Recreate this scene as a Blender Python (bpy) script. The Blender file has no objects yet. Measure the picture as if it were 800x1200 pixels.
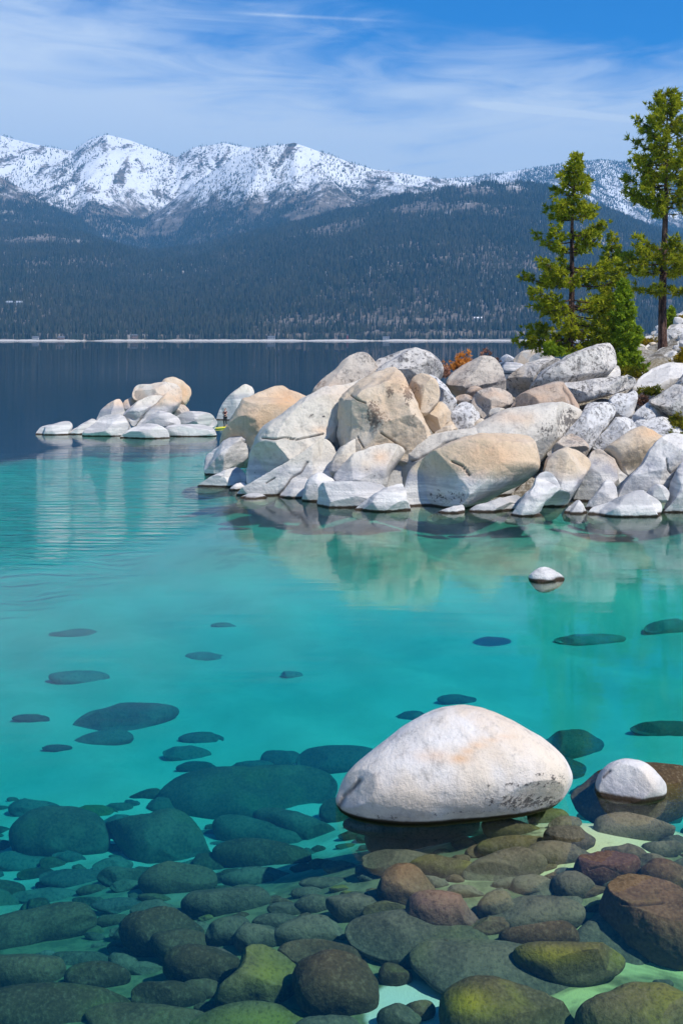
import bpy, bmesh, math, random
import numpy as np
from mathutils import noise, Vector

# ------------------------------------------------------------------ camera, sky, sun, exposure
SC = bpy.context.scene
COL = SC.collection
F = 1300.0; HY = 396.0; CH = 8.5           # focal length in photo pixels, horizon row, camera height (m)
cam_d = bpy.data.cameras.new('camera'); cam = bpy.data.objects.new('camera', cam_d); COL.objects.link(cam)
cam.location = (0, 0, CH); cam.rotation_euler = (math.radians(90), 0, 0)
cam_d.sensor_fit = 'VERTICAL'; cam_d.sensor_height = 36.0; cam_d.lens = F / 1200 * 36.0
cam_d.shift_y = -(600 - HY) / 1200.0
cam_d.clip_start = 0.3; cam_d.clip_end = 40000
SC.camera = cam
SC.view_settings.view_transform = 'Standard'; SC.view_settings.look = 'None'
SC.view_settings.exposure = 0.12; SC.view_settings.gamma = 1.0
SC.cycles.use_denoising = True
SC.cycles.max_bounces = 8; SC.cycles.transparent_max_bounces = 16; SC.cycles.volume_bounces = 0
SC.cycles.diffuse_bounces = 3; SC.cycles.glossy_bounces = 3

SUN_EL = 50.0
SUN_AZ = 126.0      # compass degrees clockwise from +Y (view direction): right of and slightly behind the camera
sd = Vector((math.sin(math.radians(SUN_AZ)) * math.cos(math.radians(SUN_EL)),
             math.cos(math.radians(SUN_AZ)) * math.cos(math.radians(SUN_EL)), math.sin(math.radians(SUN_EL))))
world = bpy.data.worlds.new('World'); SC.world = world; world.use_nodes = True
def world_nodes():
    nt = world.node_tree; N = nt.nodes; L = nt.links; N.clear()
    out = N.new('ShaderNodeOutputWorld'); bg = N.new('ShaderNodeBackground'); L.new(bg.outputs[0], out.inputs[0])
    sky = N.new('ShaderNodeTexSky'); sky.sky_type = 'NISHITA'; sky.sun_disc = False
    sky.sun_elevation = math.radians(SUN_EL); sky.sun_rotation = math.radians(SUN_AZ)
    sky.altitude = 1900; sky.air_density = 1.0; sky.dust_density = 0.3; sky.ozone_density = 2.0
    bg.inputs[1].default_value = 0.115
    tint = N.new('ShaderNodeMix'); tint.data_type = 'RGBA'; tint.blend_type = 'MULTIPLY'; tint.inputs[0].default_value = 1
    tint.inputs[7].default_value = (0.02, 0.72, 1.40, 1)
    L.new(sky.outputs[0], tint.inputs[6])
    tc = N.new('ShaderNodeTexCoord')
    def math_(op, a, b=None, c=None, clamp=False):
        m = N.new('ShaderNodeMath'); m.operation = op; m.use_clamp = clamp
        for i, v in enumerate((a, b, c)):
            if v is None: continue
            if isinstance(v, (int, float)): m.inputs[i].default_value = v
            else: L.new(v, m.inputs[i])
        return m.outputs[0]
    sep = N.new('ShaderNodeSeparateXYZ'); L.new(tc.outputs['Generated'], sep.inputs[0])
    x, y, z = sep.outputs
    def noise_(scale3, sc, det, rough, loc=(0, 0, 0), dist=0.0, rot=(0, 0, 0)):
        mp = N.new('ShaderNodeMapping'); mp.inputs['Scale'].default_value = scale3; mp.inputs['Location'].default_value = loc
        mp.inputs['Rotation'].default_value = rot
        L.new(tc.outputs['Generated'], mp.inputs[0])
        n = N.new('ShaderNodeTexNoise'); n.inputs['Scale'].default_value = sc; n.inputs['Detail'].default_value = det
        n.inputs['Roughness'].default_value = rough; n.inputs['Distortion'].default_value = dist
        L.new(mp.outputs[0], n.inputs['Vector']); return n.outputs[0]
    big = noise_((1, 1, 3.2), 2.8, 4, 0.5, (0.3, 0.2, 0.1), 0.4)
    fine = noise_((1.6, 1.6, 9), 5.0, 8, 0.60, (1.3, 0.4, 2.2), 1.0, (0, 0.10, 0))
    # thin veil of cirrus, thinning towards the upper right
    a = math_('MULTIPLY', x, -1.25); b = math_('MULTIPLY', z, -7.4)
    base = math_('ADD', math_('ADD', a, b), 2.40)
    v = math_('ADD', base, math_('MULTIPLY', math_('SUBTRACT', big, 0.5), 1.7))
    v = math_('ADD', v, math_('MULTIPLY', math_('SUBTRACT', fine, 0.5), 1.0))
    veil = N.new('ShaderNodeMapRange'); veil.interpolation_type = 'SMOOTHSTEP'
    veil.inputs['From Min'].default_value = 0.05; veil.inputs['From Max'].default_value = 1.15
    veil.inputs['To Max'].default_value = 0.92
    L.new(v, veil.inputs['Value'])
    # two old aircraft trails
    def trail(x0, x1, z0, slope, w, amp):
        xx = math_('DIVIDE', x, y); zz = math_('DIVIDE', z, y)
        d = math_('SUBTRACT', zz, math_('ADD', z0, math_('MULTIPLY', math_('SUBTRACT', xx, x0), slope)))
        g = math_('SUBTRACT', 1.0, math_('DIVIDE', math_('ABSOLUTE', d), w), clamp=True)
        t = math_('DIVIDE', math_('SUBTRACT', xx, x0), x1 - x0)
        e = math_('MULTIPLY', math_('MULTIPLY', t, 5, clamp=True), math_('MULTIPLY', math_('SUBTRACT', 1, t), 2.0, clamp=True), clamp=True)
        fr = math_('GREATER_THAN', y, 0.2)
        return math_('MULTIPLY', math_('MULTIPLY', math_('MULTIPLY', g, e), fr), math_('MULTIPLY', fine, amp))
    t1 = trail(-0.11, 0.07, 0.2935, -0.05, 0.0022, 0.55)
    t2 = trail(0.10, 0.30, 0.213, -0.098, 0.0042, 0.95)
    tot = math_('ADD', veil.outputs[0], math_('ADD', t1, t2), clamp=True)
    mix = N.new('ShaderNodeMix'); mix.data_type = 'RGBA'
    mix.inputs[7].default_value = (6.6, 7.6, 9.0, 1)
    L.new(tot, mix.inputs[0]); L.new(tint.outputs[2], mix.inputs[6]); L.new(mix.outputs[2], bg.inputs[0])
world_nodes()
sun_d = bpy.data.lights.new('sun', 'SUN'); sun_d.energy = 5.0; sun_d.angle = math.radians(0.53); sun_d.color = (1.0, 0.94, 0.85)
sun = bpy.data.objects.new('sun', sun_d); COL.objects.link(sun)
sun.rotation_euler = sd.to_track_quat('Z', 'Y').to_euler(); sun.location = (60, -20, 80)

# ------------------------------------------------------------------ helpers
def tag(o, label=None, cat=None, group=None, kind=None):
    if label: o['label'] = label
    if cat: o['category'] = cat
    if group: o['group'] = group
    if kind: o['kind'] = kind
    return o
def mesh_obj(name, V, faces, mat, parent=None, smooth=True, quads=None):
    me = bpy.data.meshes.new(name)
    V = np.asarray(V, np.float32)
    faces = np.asarray(faces, np.int32)
    nf, k = faces.shape
    me.vertices.add(len(V)); me.vertices.foreach_set('co', V.ravel())
    me.loops.add(nf * k); me.loops.foreach_set('vertex_index', faces.ravel())
    me.polygons.add(nf); me.polygons.foreach_set('loop_start', np.arange(0, nf * k, k, dtype=np.int32))
    me.polygons.foreach_set('loop_total', np.full(nf, k, np.int32))
    me.polygons.foreach_set('use_smooth', np.full(nf, bool(smooth)))
    me.update(calc_edges=True); me.validate()
    if mat: me.materials.append(mat)
    o = bpy.data.objects.new(name, me); COL.objects.link(o)
    if parent: o.parent = parent
    return o
def bm_obj(name, bm, mat, parent=None, smooth=True):
    me = bpy.data.meshes.new(name); bm.to_mesh(me); bm.free()
    if smooth:
        for p in me.polygons: p.use_smooth = True
    me.materials.append(mat)
    o = bpy.data.objects.new(name, me); COL.objects.link(o)
    if parent: o.parent = parent
    return o
def empty(name, loc):
    o = bpy.data.objects.new(name, None); COL.objects.link(o); o.location = loc; return o
def ray(px, py):        # direction with unit distance along +Y
    return np.array([(px - 400) / F, 1.0, -(py - HY) / F])
def at(px, py, D):
    return np.array([0, 0, CH]) + ray(px, py) * D
def at_z(px, py, z):
    D = (CH - z) * F / (py - HY); return at(px, py, D)
def merge(parts):       # list of (V, F) with equal face size
    Vs, Fs, b = [], [], 0
    for V, Fc in parts:
        Vs.append(np.asarray(V)); Fs.append(np.asarray(Fc) + b); b += len(V)
    return np.concatenate(Vs), np.concatenate(Fs)
def tube(pts, radii, n=8):
    pts = [Vector(p) for p in pts]; V = []; Fc = []
    for i, p in enumerate(pts):
        t = (pts[min(i + 1, len(pts) - 1)] - pts[max(i - 1, 0)]).normalized()
        a = t.orthogonal().normalized() if abs(t.z) < 0.9 else Vector((1, 0, 0)).cross(t).normalized()
        b = t.cross(a)
        for k in range(n):
            an = 2 * math.pi * k / n
            V.append(p + (a * math.cos(an) + b * math.sin(an)) * radii[i])
    for i in range(len(pts) - 1):
        for k in range(n):
            Fc.append((i * n + k, i * n + (k + 1) % n, (i + 1) * n + (k + 1) % n, (i + 1) * n + k))
    return np.array([tuple(v) for v in V]), np.array(Fc)

class NT:               # tiny node-tree writer
    def __init__(s, name):
        s.m = bpy.data.materials.new(name); s.m.use_nodes = True; s.t = s.m.node_tree; s.N = s.t.nodes; s.L = s.t.links
        s.N.clear(); s.out = s.N.new('ShaderNodeOutputMaterial'); s.geo = s.N.new('ShaderNodeNewGeometry')
        s.pos = s.geo.outputs['Position']
        s.sep = s.N.new('ShaderNodeSeparateXYZ'); s.L.new(s.pos, s.sep.inputs[0])
        s.x, s.y, s.z = s.sep.outputs
    def put(s, sock, v):
        if isinstance(v, (int, float)): sock.default_value = v
        elif isinstance(v, tuple): sock.default_value = v if len(v) == 4 or sock.type == 'VECTOR' else (*v, 1)
        else: s.L.new(v, sock)
    def math(s, op, a, b=None, c=None, clamp=False):
        m = s.N.new('ShaderNodeMath'); m.operation = op; m.use_clamp = clamp
        for i, v in enumerate((a, b, c)):
            if v is not None: s.put(m.inputs[i], v)
        return m.outputs[0]
    def noise(s, scale, det=4, rough=0.5, sc3=None, loc=None, dist=0.0):
        v = s.pos
        if sc3 or loc:
            mp = s.N.new('ShaderNodeMapping'); s.L.new(v, mp.inputs[0])
            if sc3: mp.inputs['Scale'].default_value = sc3
            if loc: mp.inputs['Location'].default_value = loc
            v = mp.outputs[0]
        n = s.N.new('ShaderNodeTexNoise'); s.L.new(v, n.inputs['Vector'])
        n.inputs['Scale'].default_value = scale; n.inputs['Detail'].default_value = det
        n.inputs['Roughness'].default_value = rough; n.inputs['Distortion'].default_value = dist
        return n.outputs[0]
    def ramp(s, v, a, b, lo=0.0, hi=1.0, smooth=True):
        m = s.N.new('ShaderNodeMapRange'); m.interpolation_type = 'SMOOTHSTEP' if smooth else 'LINEAR'
        s.put(m.inputs['Value'], v); s.put(m.inputs['From Min'], a); s.put(m.inputs['From Max'], b)
        s.put(m.inputs['To Min'], lo); s.put(m.inputs['To Max'], hi); return m.outputs[0]
    def mix(s, f, a, b, mode='MIX'):
        m = s.N.new('ShaderNodeMix'); m.data_type = 'RGBA'; m.blend_type = mode
        s.put(m.inputs[0], f); s.put(m.inputs[6], a); s.put(m.inputs[7], b); return m.outputs[2]
    def bump(s, h, strength, dist, normal=None):
        b = s.N.new('ShaderNodeBump'); s.put(b.inputs['Height'], h); b.inputs['Strength'].default_value = strength
        b.inputs['Distance'].default_value = dist
        if normal: s.L.new(normal, b.inputs['Normal'])
        return b.outputs[0]
    def attr(s, name):
        a = s.N.new('ShaderNodeAttribute'); a.attribute_name = name; return a.outputs['Fac']
    def principled(s, col, rough=0.8, normal=None, spec=0.3, **kw):
        p = s.N.new('ShaderNodeBsdfPrincipled'); s.put(p.inputs['Base Color'], col); s.put(p.inputs['Roughness'], rough)
        p.inputs['Specular IOR Level'].default_value = spec
        if normal: s.L.new(normal, p.inputs['Normal'])
        for k, v in kw.items(): s.put(p.inputs[k], v)
        s.L.new(p.outputs[0], s.out.inputs[0]); return p

def simple(name, col, rough=0.6, var=0.12, scale=6.0, spec=0.4, bump=0.0):
    t = NT(name); n = t.noise(scale, 4, 0.6)
    c = t.mix(t.ramp(n, 0.3, 0.7), tuple(x * (1 - var) for x in col), tuple(min(1, x * (1 + var)) for x in col))
    t.principled(c, rough, t.bump(n, bump, 0.02) if bump else None, spec); return t.m

# ------------------------------------------------------------------ granite
def granite(name, pale=(0.58, 0.535, 0.46), tan=(0.58, 0.45, 0.31), tan_amt=0.5, lichen=0.3, bleach_z=1.75,
            grey=(0.30, 0.29, 0.29), grey_amt=0.0, sc=1.0, wet=0.12, bumps=0.8, joints=0.0):
    t = NT(name)
    info = t.N.new('ShaderNodeObjectInfo')
    big = t.noise(0.22 * sc, 3, 0.55, dist=0.6)
    med = t.noise(0.9 * sc, 6, 0.62)
    fine = t.noise(9 * sc, 4, 0.7)
    grain = t.noise(34, 3, 0.7)
    # weathered upper surface: pale with tan oxide washes
    rnd = t.math('MULTIPLY', t.math('SUBTRACT', info.outputs['Random'], 0.5), 0.22)
    tmask = t.ramp(t.math('ADD', t.math('ADD', big, t.math('MULTIPLY', med, 0.35)), rnd), 0.86 - 0.5 * tan_amt, 1.10 - 0.5 * tan_amt)
    c = t.mix(tmask, pale, tan)
    c = t.mix(t.math('MULTIPLY', t.ramp(med, 0.35, 0.75), 0.35), c, (0.74, 0.70, 0.62))
    if grey_amt > 0:
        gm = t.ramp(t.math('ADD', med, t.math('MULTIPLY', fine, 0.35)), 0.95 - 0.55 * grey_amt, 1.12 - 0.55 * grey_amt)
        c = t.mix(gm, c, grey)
    drip = t.noise(1.0, 5, 0.7, sc3=(2.2 * sc, 2.2 * sc, 0.35), dist=0.5)
    c = t.mix(t.math('MULTIPLY', t.ramp(drip, 0.52, 0.70), 0.40), c, (0.20, 0.18, 0.165))
    c = t.mix(t.math('MULTIPLY', t.ramp(t.noise(2.4 * sc, 6, 0.75, loc=(3, 8, 5)), 0.52, 0.68), 0.45), c, (0.24, 0.22, 0.20))
    # black lichen speckle in patches
    spk = t.noise(3.4 * sc, 6, 0.78, loc=(4, 1, 9))
    lm = t.math('MULTIPLY', t.ramp(t.noise(0.8 * sc, 3, 0.6, loc=(7, 3, 1)), 0.62 - 0.35 * lichen, 0.82 - 0.35 * lichen), t.ramp(spk, 0.50, 0.57))
    c = t.mix(t.math('MULTIPLY', lm, 0.30 + 0.6 * lichen), c, (0.08, 0.075, 0.07))
    # bleached bath-tub band near the lake level, with level lines left by the water
    lines = t.noise(1.0, 5, 0.65, sc3=(0.25, 0.25, 3.0), dist=0.5)
    zz = t.math('ADD', t.z, t.math('MULTIPLY', t.math('SUBTRACT', big, 0.5), 1.2))
    bm_ = t.ramp(zz, bleach_z - 0.5, bleach_z + 0.35, 1.0, 0.0)
    bleached = t.mix(t.ramp(lines, 0.42, 0.62), (0.44, 0.43, 0.42), (0.66, 0.635, 0.60))
    bleached = t.mix(t.math('MULTIPLY', t.ramp(zz, bleach_z - 0.9, bleach_z - 0.2), t.ramp(med, 0.40, 0.62)), bleached, (0.33, 0.33, 0.36))
    c = t.mix(bm_, c, bleached)
    c = t.mix(t.math('MULTIPLY', t.ramp(grain, 0.55, 0.72), 0.16), c, (0.16, 0.15, 0.15))
    vo = t.N.new('ShaderNodeTexVoronoi'); vo.feature = 'DISTANCE_TO_EDGE'; vo.inputs['Scale'].default_value = 0.33 * sc
    wp = t.N.new('ShaderNodeVectorMath'); wp.operation = 'ADD'; nc = t.N.new('ShaderNodeTexNoise'); nc.inputs['Scale'].default_value = 0.8; nc.inputs['Detail'].default_value = 4
    t.L.new(t.pos, nc.inputs['Vector']); t.L.new(t.pos, wp.inputs[0]); t.L.new(nc.outputs['Color'], wp.inputs[1]); t.L.new(wp.outputs[0], vo.inputs['Vector'])
    joint = t.math('MULTIPLY', t.ramp(vo.outputs['Distance'], 0.004, 0.016, 1.0, 0.0), t.ramp(t.noise(0.5, 2, 0.5, loc=(5, 5, 2)), 0.50, 0.58))
    joint = t.math('MULTIPLY', joint, joints)
    c = t.mix(t.math('MULTIPLY', joint, 0.8), c, (0.05, 0.045, 0.045))
    # stains, some painted-in shade and crack dirt that were mapped onto particular rocks
    st = t.math('MULTIPLY', t.attr('stain_shade'), 1.0)
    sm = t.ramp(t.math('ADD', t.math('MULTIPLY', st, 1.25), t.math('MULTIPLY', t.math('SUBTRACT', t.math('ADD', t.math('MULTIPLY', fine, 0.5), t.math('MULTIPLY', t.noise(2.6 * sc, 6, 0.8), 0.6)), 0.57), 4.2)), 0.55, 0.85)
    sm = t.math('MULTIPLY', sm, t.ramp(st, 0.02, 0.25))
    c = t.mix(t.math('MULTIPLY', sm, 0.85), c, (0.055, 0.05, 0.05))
    c = t.mix(t.math('MULTIPLY', t.attr('ochre'), t.ramp(med, 0.3, 0.65, 0.45, 1.0)), c, (0.62, 0.37, 0.20))
    c = t.mix(t.math('MULTIPLY', t.attr('crack'), t.ramp(med, 0.3, 0.6, 0.45, 0.8)), c, (0.06, 0.05, 0.05))
    # dark wet line and drowned, algae-brown foot
    wz = t.math('ADD', t.z, t.math('MULTIPLY', t.math('SUBTRACT', t.noise(2.5, 3, 0.6), 0.5), wet * 1.1))
    c = t.mix(t.ramp(wz, wet * 0.35, wet, 1.0, 0.0), c, (0.045, 0.032, 0.022))
    under = t.mix(t.ramp(med, 0.35, 0.65), (0.20, 0.18, 0.12), (0.30, 0.27, 0.17))
    c = t.mix(t.ramp(t.z, -0.16, -0.03, 1.0, 0.0), c, under)
    h = t.math('ADD', t.math('MULTIPLY', fine, 0.6), t.math('ADD', t.math('MULTIPLY', med, 1.8), t.math('MULTIPLY', grain, 0.18)))
    h = t.math('SUBTRACT', h, t.math('MULTIPLY', joint, 1.2))
    t.principled(c, 0.86, t.bump(h, bumps, 0.10), 0.2)
    return t.m
def drowned(name, a, b, moss, moss_amt):
    t = NT(name)
    info = t.N.new('ShaderNodeObjectInfo')
    med = t.noise(1.6, 5, 0.6); fine = t.noise(16, 4, 0.7); big = t.noise(0.5, 2, 0.5)
    c = t.mix(t.ramp(t.math('ADD', med, t.math('MULTIPLY', t.math('SUBTRACT', info.outputs['Random'], 0.5), 0.4)), 0.35, 0.68), a, b)
    nz = t.N.new('ShaderNodeSeparateXYZ'); t.L.new(t.geo.outputs['Normal'], nz.inputs[0])
    mm = t.math('MULTIPLY', t.ramp(t.math('ADD', big, t.math('MULTIPLY', med, 0.5)), 0.95 - moss_amt * 0.5, 1.15 - moss_amt * 0.5), t.ramp(nz.outputs[2], 0.3, 0.8))
    c = t.mix(t.math('MULTIPLY', mm, 0.9), c, moss)
    c = t.mix(t.math('MULTIPLY', t.attr('ochre'), 0.9), c, (0.34, 0.29, 0.015))
    c = t.mix(t.math('MULTIPLY', t.ramp(fine, 0.5, 0.68), 0.35), c, (0.24, 0.20, 0.13))
    c = t.mix(t.math('MULTIPLY', t.ramp(fine, 0.5, 0.36), 0.45), c, (0.03, 0.025, 0.02))
    c = t.mix(t.math('MULTIPLY', t.attr('crack'), 0.8), c, (0.02, 0.018, 0.015))
    t.principled(c, 0.9, t.bump(t.math('ADD', fine, t.math('MULTIPLY', med, 2)), 0.5, 0.05), 0.1)
    return t.m
M = {
 'tan':   granite('tan_granite', tan_amt=0.95, lichen=0.22),
 'pale':  granite('pale_granite', tan_amt=0.45, lichen=0.25),
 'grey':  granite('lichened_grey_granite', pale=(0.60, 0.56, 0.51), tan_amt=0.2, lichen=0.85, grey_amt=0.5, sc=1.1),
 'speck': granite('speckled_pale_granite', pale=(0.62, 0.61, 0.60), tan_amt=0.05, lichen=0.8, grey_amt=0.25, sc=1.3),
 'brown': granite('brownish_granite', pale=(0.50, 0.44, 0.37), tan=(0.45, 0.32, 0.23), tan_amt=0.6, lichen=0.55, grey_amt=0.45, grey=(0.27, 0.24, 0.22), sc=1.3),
 'white': granite('bleached_granite', pale=(0.64, 0.61, 0.57), tan_amt=0.1, lichen=0.15, bleach_z=2.6),
 'islet': granite('islet_granite', pale=(0.63, 0.58, 0.50), tan=(0.60, 0.42, 0.28), tan_amt=0.6, lichen=0.1, bleach_z=2.6),
 'near':  granite('near_white_granite', pale=(0.66, 0.63, 0.60), tan=(0.60, 0.49, 0.38), tan_amt=0.45, lichen=0.03, bleach_z=0.30, sc=1.6, wet=0.09, bumps=0.40, joints=0.0),
 'ub':    drowned('brown_drowned_rock', (0.075, 0.050, 0.026), (0.145, 0.095, 0.052), (0.12, 0.11, 0.035), 0.30),
 'ug':    drowned('grey_drowned_rock', (0.085, 0.080, 0.055), (0.15, 0.135, 0.09), (0.11, 0.11, 0.05), 0.30),
 'um':    drowned('mossy_drowned_rock', (0.09, 0.075, 0.035), (0.145, 0.12, 0.055), (0.17, 0.16, 0.03), 0.6),
 'ur':    drowned('reddish_drowned_rock', (0.10, 0.058, 0.042), (0.17, 0.105, 0.08), (0.12, 0.10, 0.04), 0.2),
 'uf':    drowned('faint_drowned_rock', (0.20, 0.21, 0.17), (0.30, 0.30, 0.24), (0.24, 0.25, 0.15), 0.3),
 'ud':    drowned('dark_drowned_rock', (0.09, 0.10, 0.085), (0.17, 0.17, 0.13), (0.13, 0.14, 0.07), 0.3),
}

# ------------------------------------------------------------------ rocks with a traced outline, real distance and thickness
def smooth_closed(P, n, tension=0.5):
    P = np.array(P, float); m = len(P); out = []
    for i in range(m):
        p0, p1, p2, p3 = P[i - 1], P[i], P[(i + 1) % m], P[(i + 2) % m]
        for t in np.linspace(0, 1, 12, endpoint=False):
            a = 2 * t**3 - 3 * t**2 + 1; b = t**3 - 2 * t**2 + t; c = -2 * t**3 + 3 * t**2; d = t**3 - t**2
            out.append(a * p1 + b * tension * (p2 - p0) + c * p2 + d * tension * (p3 - p1))
    out = np.array(out)
    seg = np.linalg.norm(np.roll(out, -1, 0) - out, axis=1); cum = np.concatenate([[0], np.cumsum(seg)])
    s = np.linspace(0, cum[-1], n, endpoint=False)
    ext = np.vstack([out, out[:1]])
    return np.stack([np.interp(s, cum, ext[:, k]) for k in (0, 1)], 1)
def project(V):
    return 400 + F * V[:, 0] / V[:, 1], HY - F * (V[:, 2] - CH) / V[:, 1]
def seg_dist(px, py, poly):
    d = np.full(len(px), 1e9)
    for (ax, ay), (bx, by) in zip(poly[:-1], poly[1:]):
        vx, vy = bx - ax, by - ay; L2 = vx * vx + vy * vy + 1e-9
        t = np.clip(((px - ax) * vx + (py - ay) * vy) / L2, 0, 1)
        d = np.minimum(d, np.hypot(px - ax - t * vx, py - ay - t * vy))
    return d
def fnoise(V, freq, off, octs=1):
    return np.array([noise.fractal(Vector((v[0] * freq + off, v[1] * freq - off, v[2] * freq + off * 2)), 1.0, 2.0, octs) for v in V])
ROCKS = []
def rock(outline, D, mat, label=None, T=None, lean=26, yaw=0, seed=0, e=0.78, facets=6, amp=0.045, cracks=(), stains=(), ochre=(),
         group=None, cat='boulder', name='boulder', center=None, back=1.0, cuts=(), n=None, parent=None, rough=1.0, floor=None, heap=True):
    rng = np.random.RandomState(seed * 7 + int(outline[0][0]) * 13 + int(outline[0][1]))
    P = np.array(outline, float)
    size_px = max(np.ptp(P[:, 0]), np.ptp(P[:, 1]))
    if n is None: n = int(np.clip(size_px * 1.7, 30, 260)); n += n % 2
    if cracks: n = int(min(380, n * 1.9)); n += n % 2
    P = smooth_closed(P, n)
    if center is None:
        x, y = P[:, 0], P[:, 1]; x1, y1 = np.roll(x, -1), np.roll(y, -1); cr = x * y1 - x1 * y; A = cr.sum() / 2
        cx, cy = ((x + x1) * cr).sum() / (6 * A), ((y + y1) * cr).sum() / (6 * A)
    else: cx, cy = center
    L = math.radians(lean); Y = math.radians(yaw)
    nrm = np.array([math.sin(Y) * math.cos(L), -math.cos(Y) * math.cos(L), math.sin(L)])
    C = at(cx, cy, D); O = np.array([0, 0, CH])
    Q = []
    for px, py in P:
        r = ray(px, py); den = r @ nrm
        Q.append(O + r * ((C - O) @ nrm) / den)
    Q = np.array(Q) - C
    w = size_px * D / F
    minw = min(np.ptp(P[:, 0]), np.ptp(P[:, 1]) / max(0.3, math.cos(L - 0.2))) * D / F
    if T is None: T = 0.42 * minw
    m = max(12, n // 3)
    V = [nrm * T]
    rows = []
    for j in range(1, m):
        ph = math.pi * j / m; s = math.sin(ph) ** e; c = math.cos(ph); c = math.copysign(abs(c) ** (e * 1.05), c)
        t_ = T if c > 0 else T * back
        rows.append(Q * s + nrm * t_ * c)
    V = np.concatenate([np.array(V)] + rows + [np.array([-nrm * T * back])])
    cc = np.abs(V @ nrm) / T
    keep = np.clip(cc * 2.5, 0, 1)[:, None]
    if heap: facets = max(facets + 1, 5)
    for k in range(facets):
        side = rng.normal(size=3); side -= nrm * (side @ nrm); side /= np.linalg.norm(side)
        a = rng.uniform(0.25, 1.25); d = nrm * math.cos(a) + side * math.sin(a)
        pr = V @ d; h = pr.max() * rng.uniform(0.56, 0.86)
        ex = np.clip(pr - h, 0, None)[:, None]; V = V - d * ex * 0.93 * keep
    for (px, py, off, d) in cuts:            # deliberate flat faces
        r = ray(px, py); p = O + r * ((C - O) @ nrm) / (r @ nrm) + nrm * off - C
        d = np.array(d, float); d /= np.linalg.norm(d)
        ex = np.clip(V @ d - p @ d, 0, None)[:, None]; V = V - d * ex * 0.96
    dirn = V / (np.linalg.norm(V, axis=1)[:, None] + 1e-6)
    off = rng.uniform(0, 50)
    fr = 3.2 / minw
    cell = np.array([noise.voronoi(Vector((v[0] * fr + off, v[1] * fr, v[2] * fr - off)))[0][:2] for v in V])
    chip = np.clip((cell[:, 1] - cell[:, 0]) * 2.2, 0, 1) ** 0.6 - 0.8
    V = V + dirn * (fnoise(V, 1.3 / w, off, 2) * amp * minw + fnoise(V, 5.0 / w, off + 9, 4) * amp * 0.45 * minw + chip * amp * 0.22 * minw * rough)[:, None]
    W = V + C
    if floor is not None:
        lo = W[:, 2] < floor; W[lo, 2] = floor + (W[lo, 2] - floor) * 0.06; W[lo, 1] += 0.10
    px, py = project(W)
    front = (V @ nrm > -0.05 * T)
    crack = np.zeros(len(V)); stain_shade = np.zeros(len(V)); och = np.zeros(len(V))
    for poly, wd in cracks:
        wob = np.array([noise.noise(Vector((v[0] * 1.7, v[1] * 1.7, v[2] * 1.7))) for v in W]) * wd * 1.3
        d = seg_dist(px + wob, py + wob * 0.7, poly)
        g = np.exp(-(d / (wd * 0.8)) ** 2) * front; crack = np.maximum(crack, g)
    W = W - nrm * (crack * 0.10 * min(1.5, minw * 0.3))[:, None]
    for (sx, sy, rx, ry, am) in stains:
        d = ((px - sx) / rx) ** 2 + ((py - sy) / ry) ** 2; stain_shade = np.maximum(stain_shade, am * np.clip(1 - d * 0.5, 0, 1) * front)
    for (sx, sy, rx, ry, am) in ochre:
        d = ((px - sx) / rx) ** 2 + ((py - sy) / ry) ** 2; och = np.maximum(och, am * np.exp(-d) * front)
    Fc = []
    idx = lambda j, i: 1 + (j - 1) * n + i % n
    for j in range(1, m - 1):
        for i in range(n): Fc.append((idx(j, i), idx(j + 1, i), idx(j + 1, i + 1), idx(j, i + 1)))
    me = bpy.data.meshes.new(name)
    tri = [(0, idx(1, i), idx(1, i + 1)) for i in range(n)] + [(len(V) - 1, idx(m - 1, i + 1), idx(m - 1, i)) for i in range(n)]
    org = W.mean(0)
    if parent: org = np.array(parent.location)
    me.from_pydata([tuple(v) for v in (W - org)], [], Fc + tri)
    me.polygons.foreach_set('use_smooth', np.ones(len(me.polygons), bool))
    for nm, arr in (('crack', crack), ('stain_shade', stain_shade), ('ochre', och)):
        if arr.max() > 0.01:
            a = me.attributes.new(nm, 'FLOAT', 'POINT'); a.data.foreach_set('value', arr.astype(np.float32))
    bm = bmesh.new(); bm.from_mesh(me); bmesh.ops.recalc_face_normals(bm, faces=bm.faces)
    if heap:
        for ed in bm.edges:
            if len(ed.link_faces) == 2 and ed.calc_face_angle(0) > 0.50: ed.smooth = False
    bm.to_mesh(me); bm.free()
    me.materials.append(M[mat])
    o = bpy.data.objects.new(name, me); COL.objects.link(o); o.location = org
    if parent: o.parent = parent; o.location = (0, 0, 0)
    if label: tag(o, label, cat, group)
    return o

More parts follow.
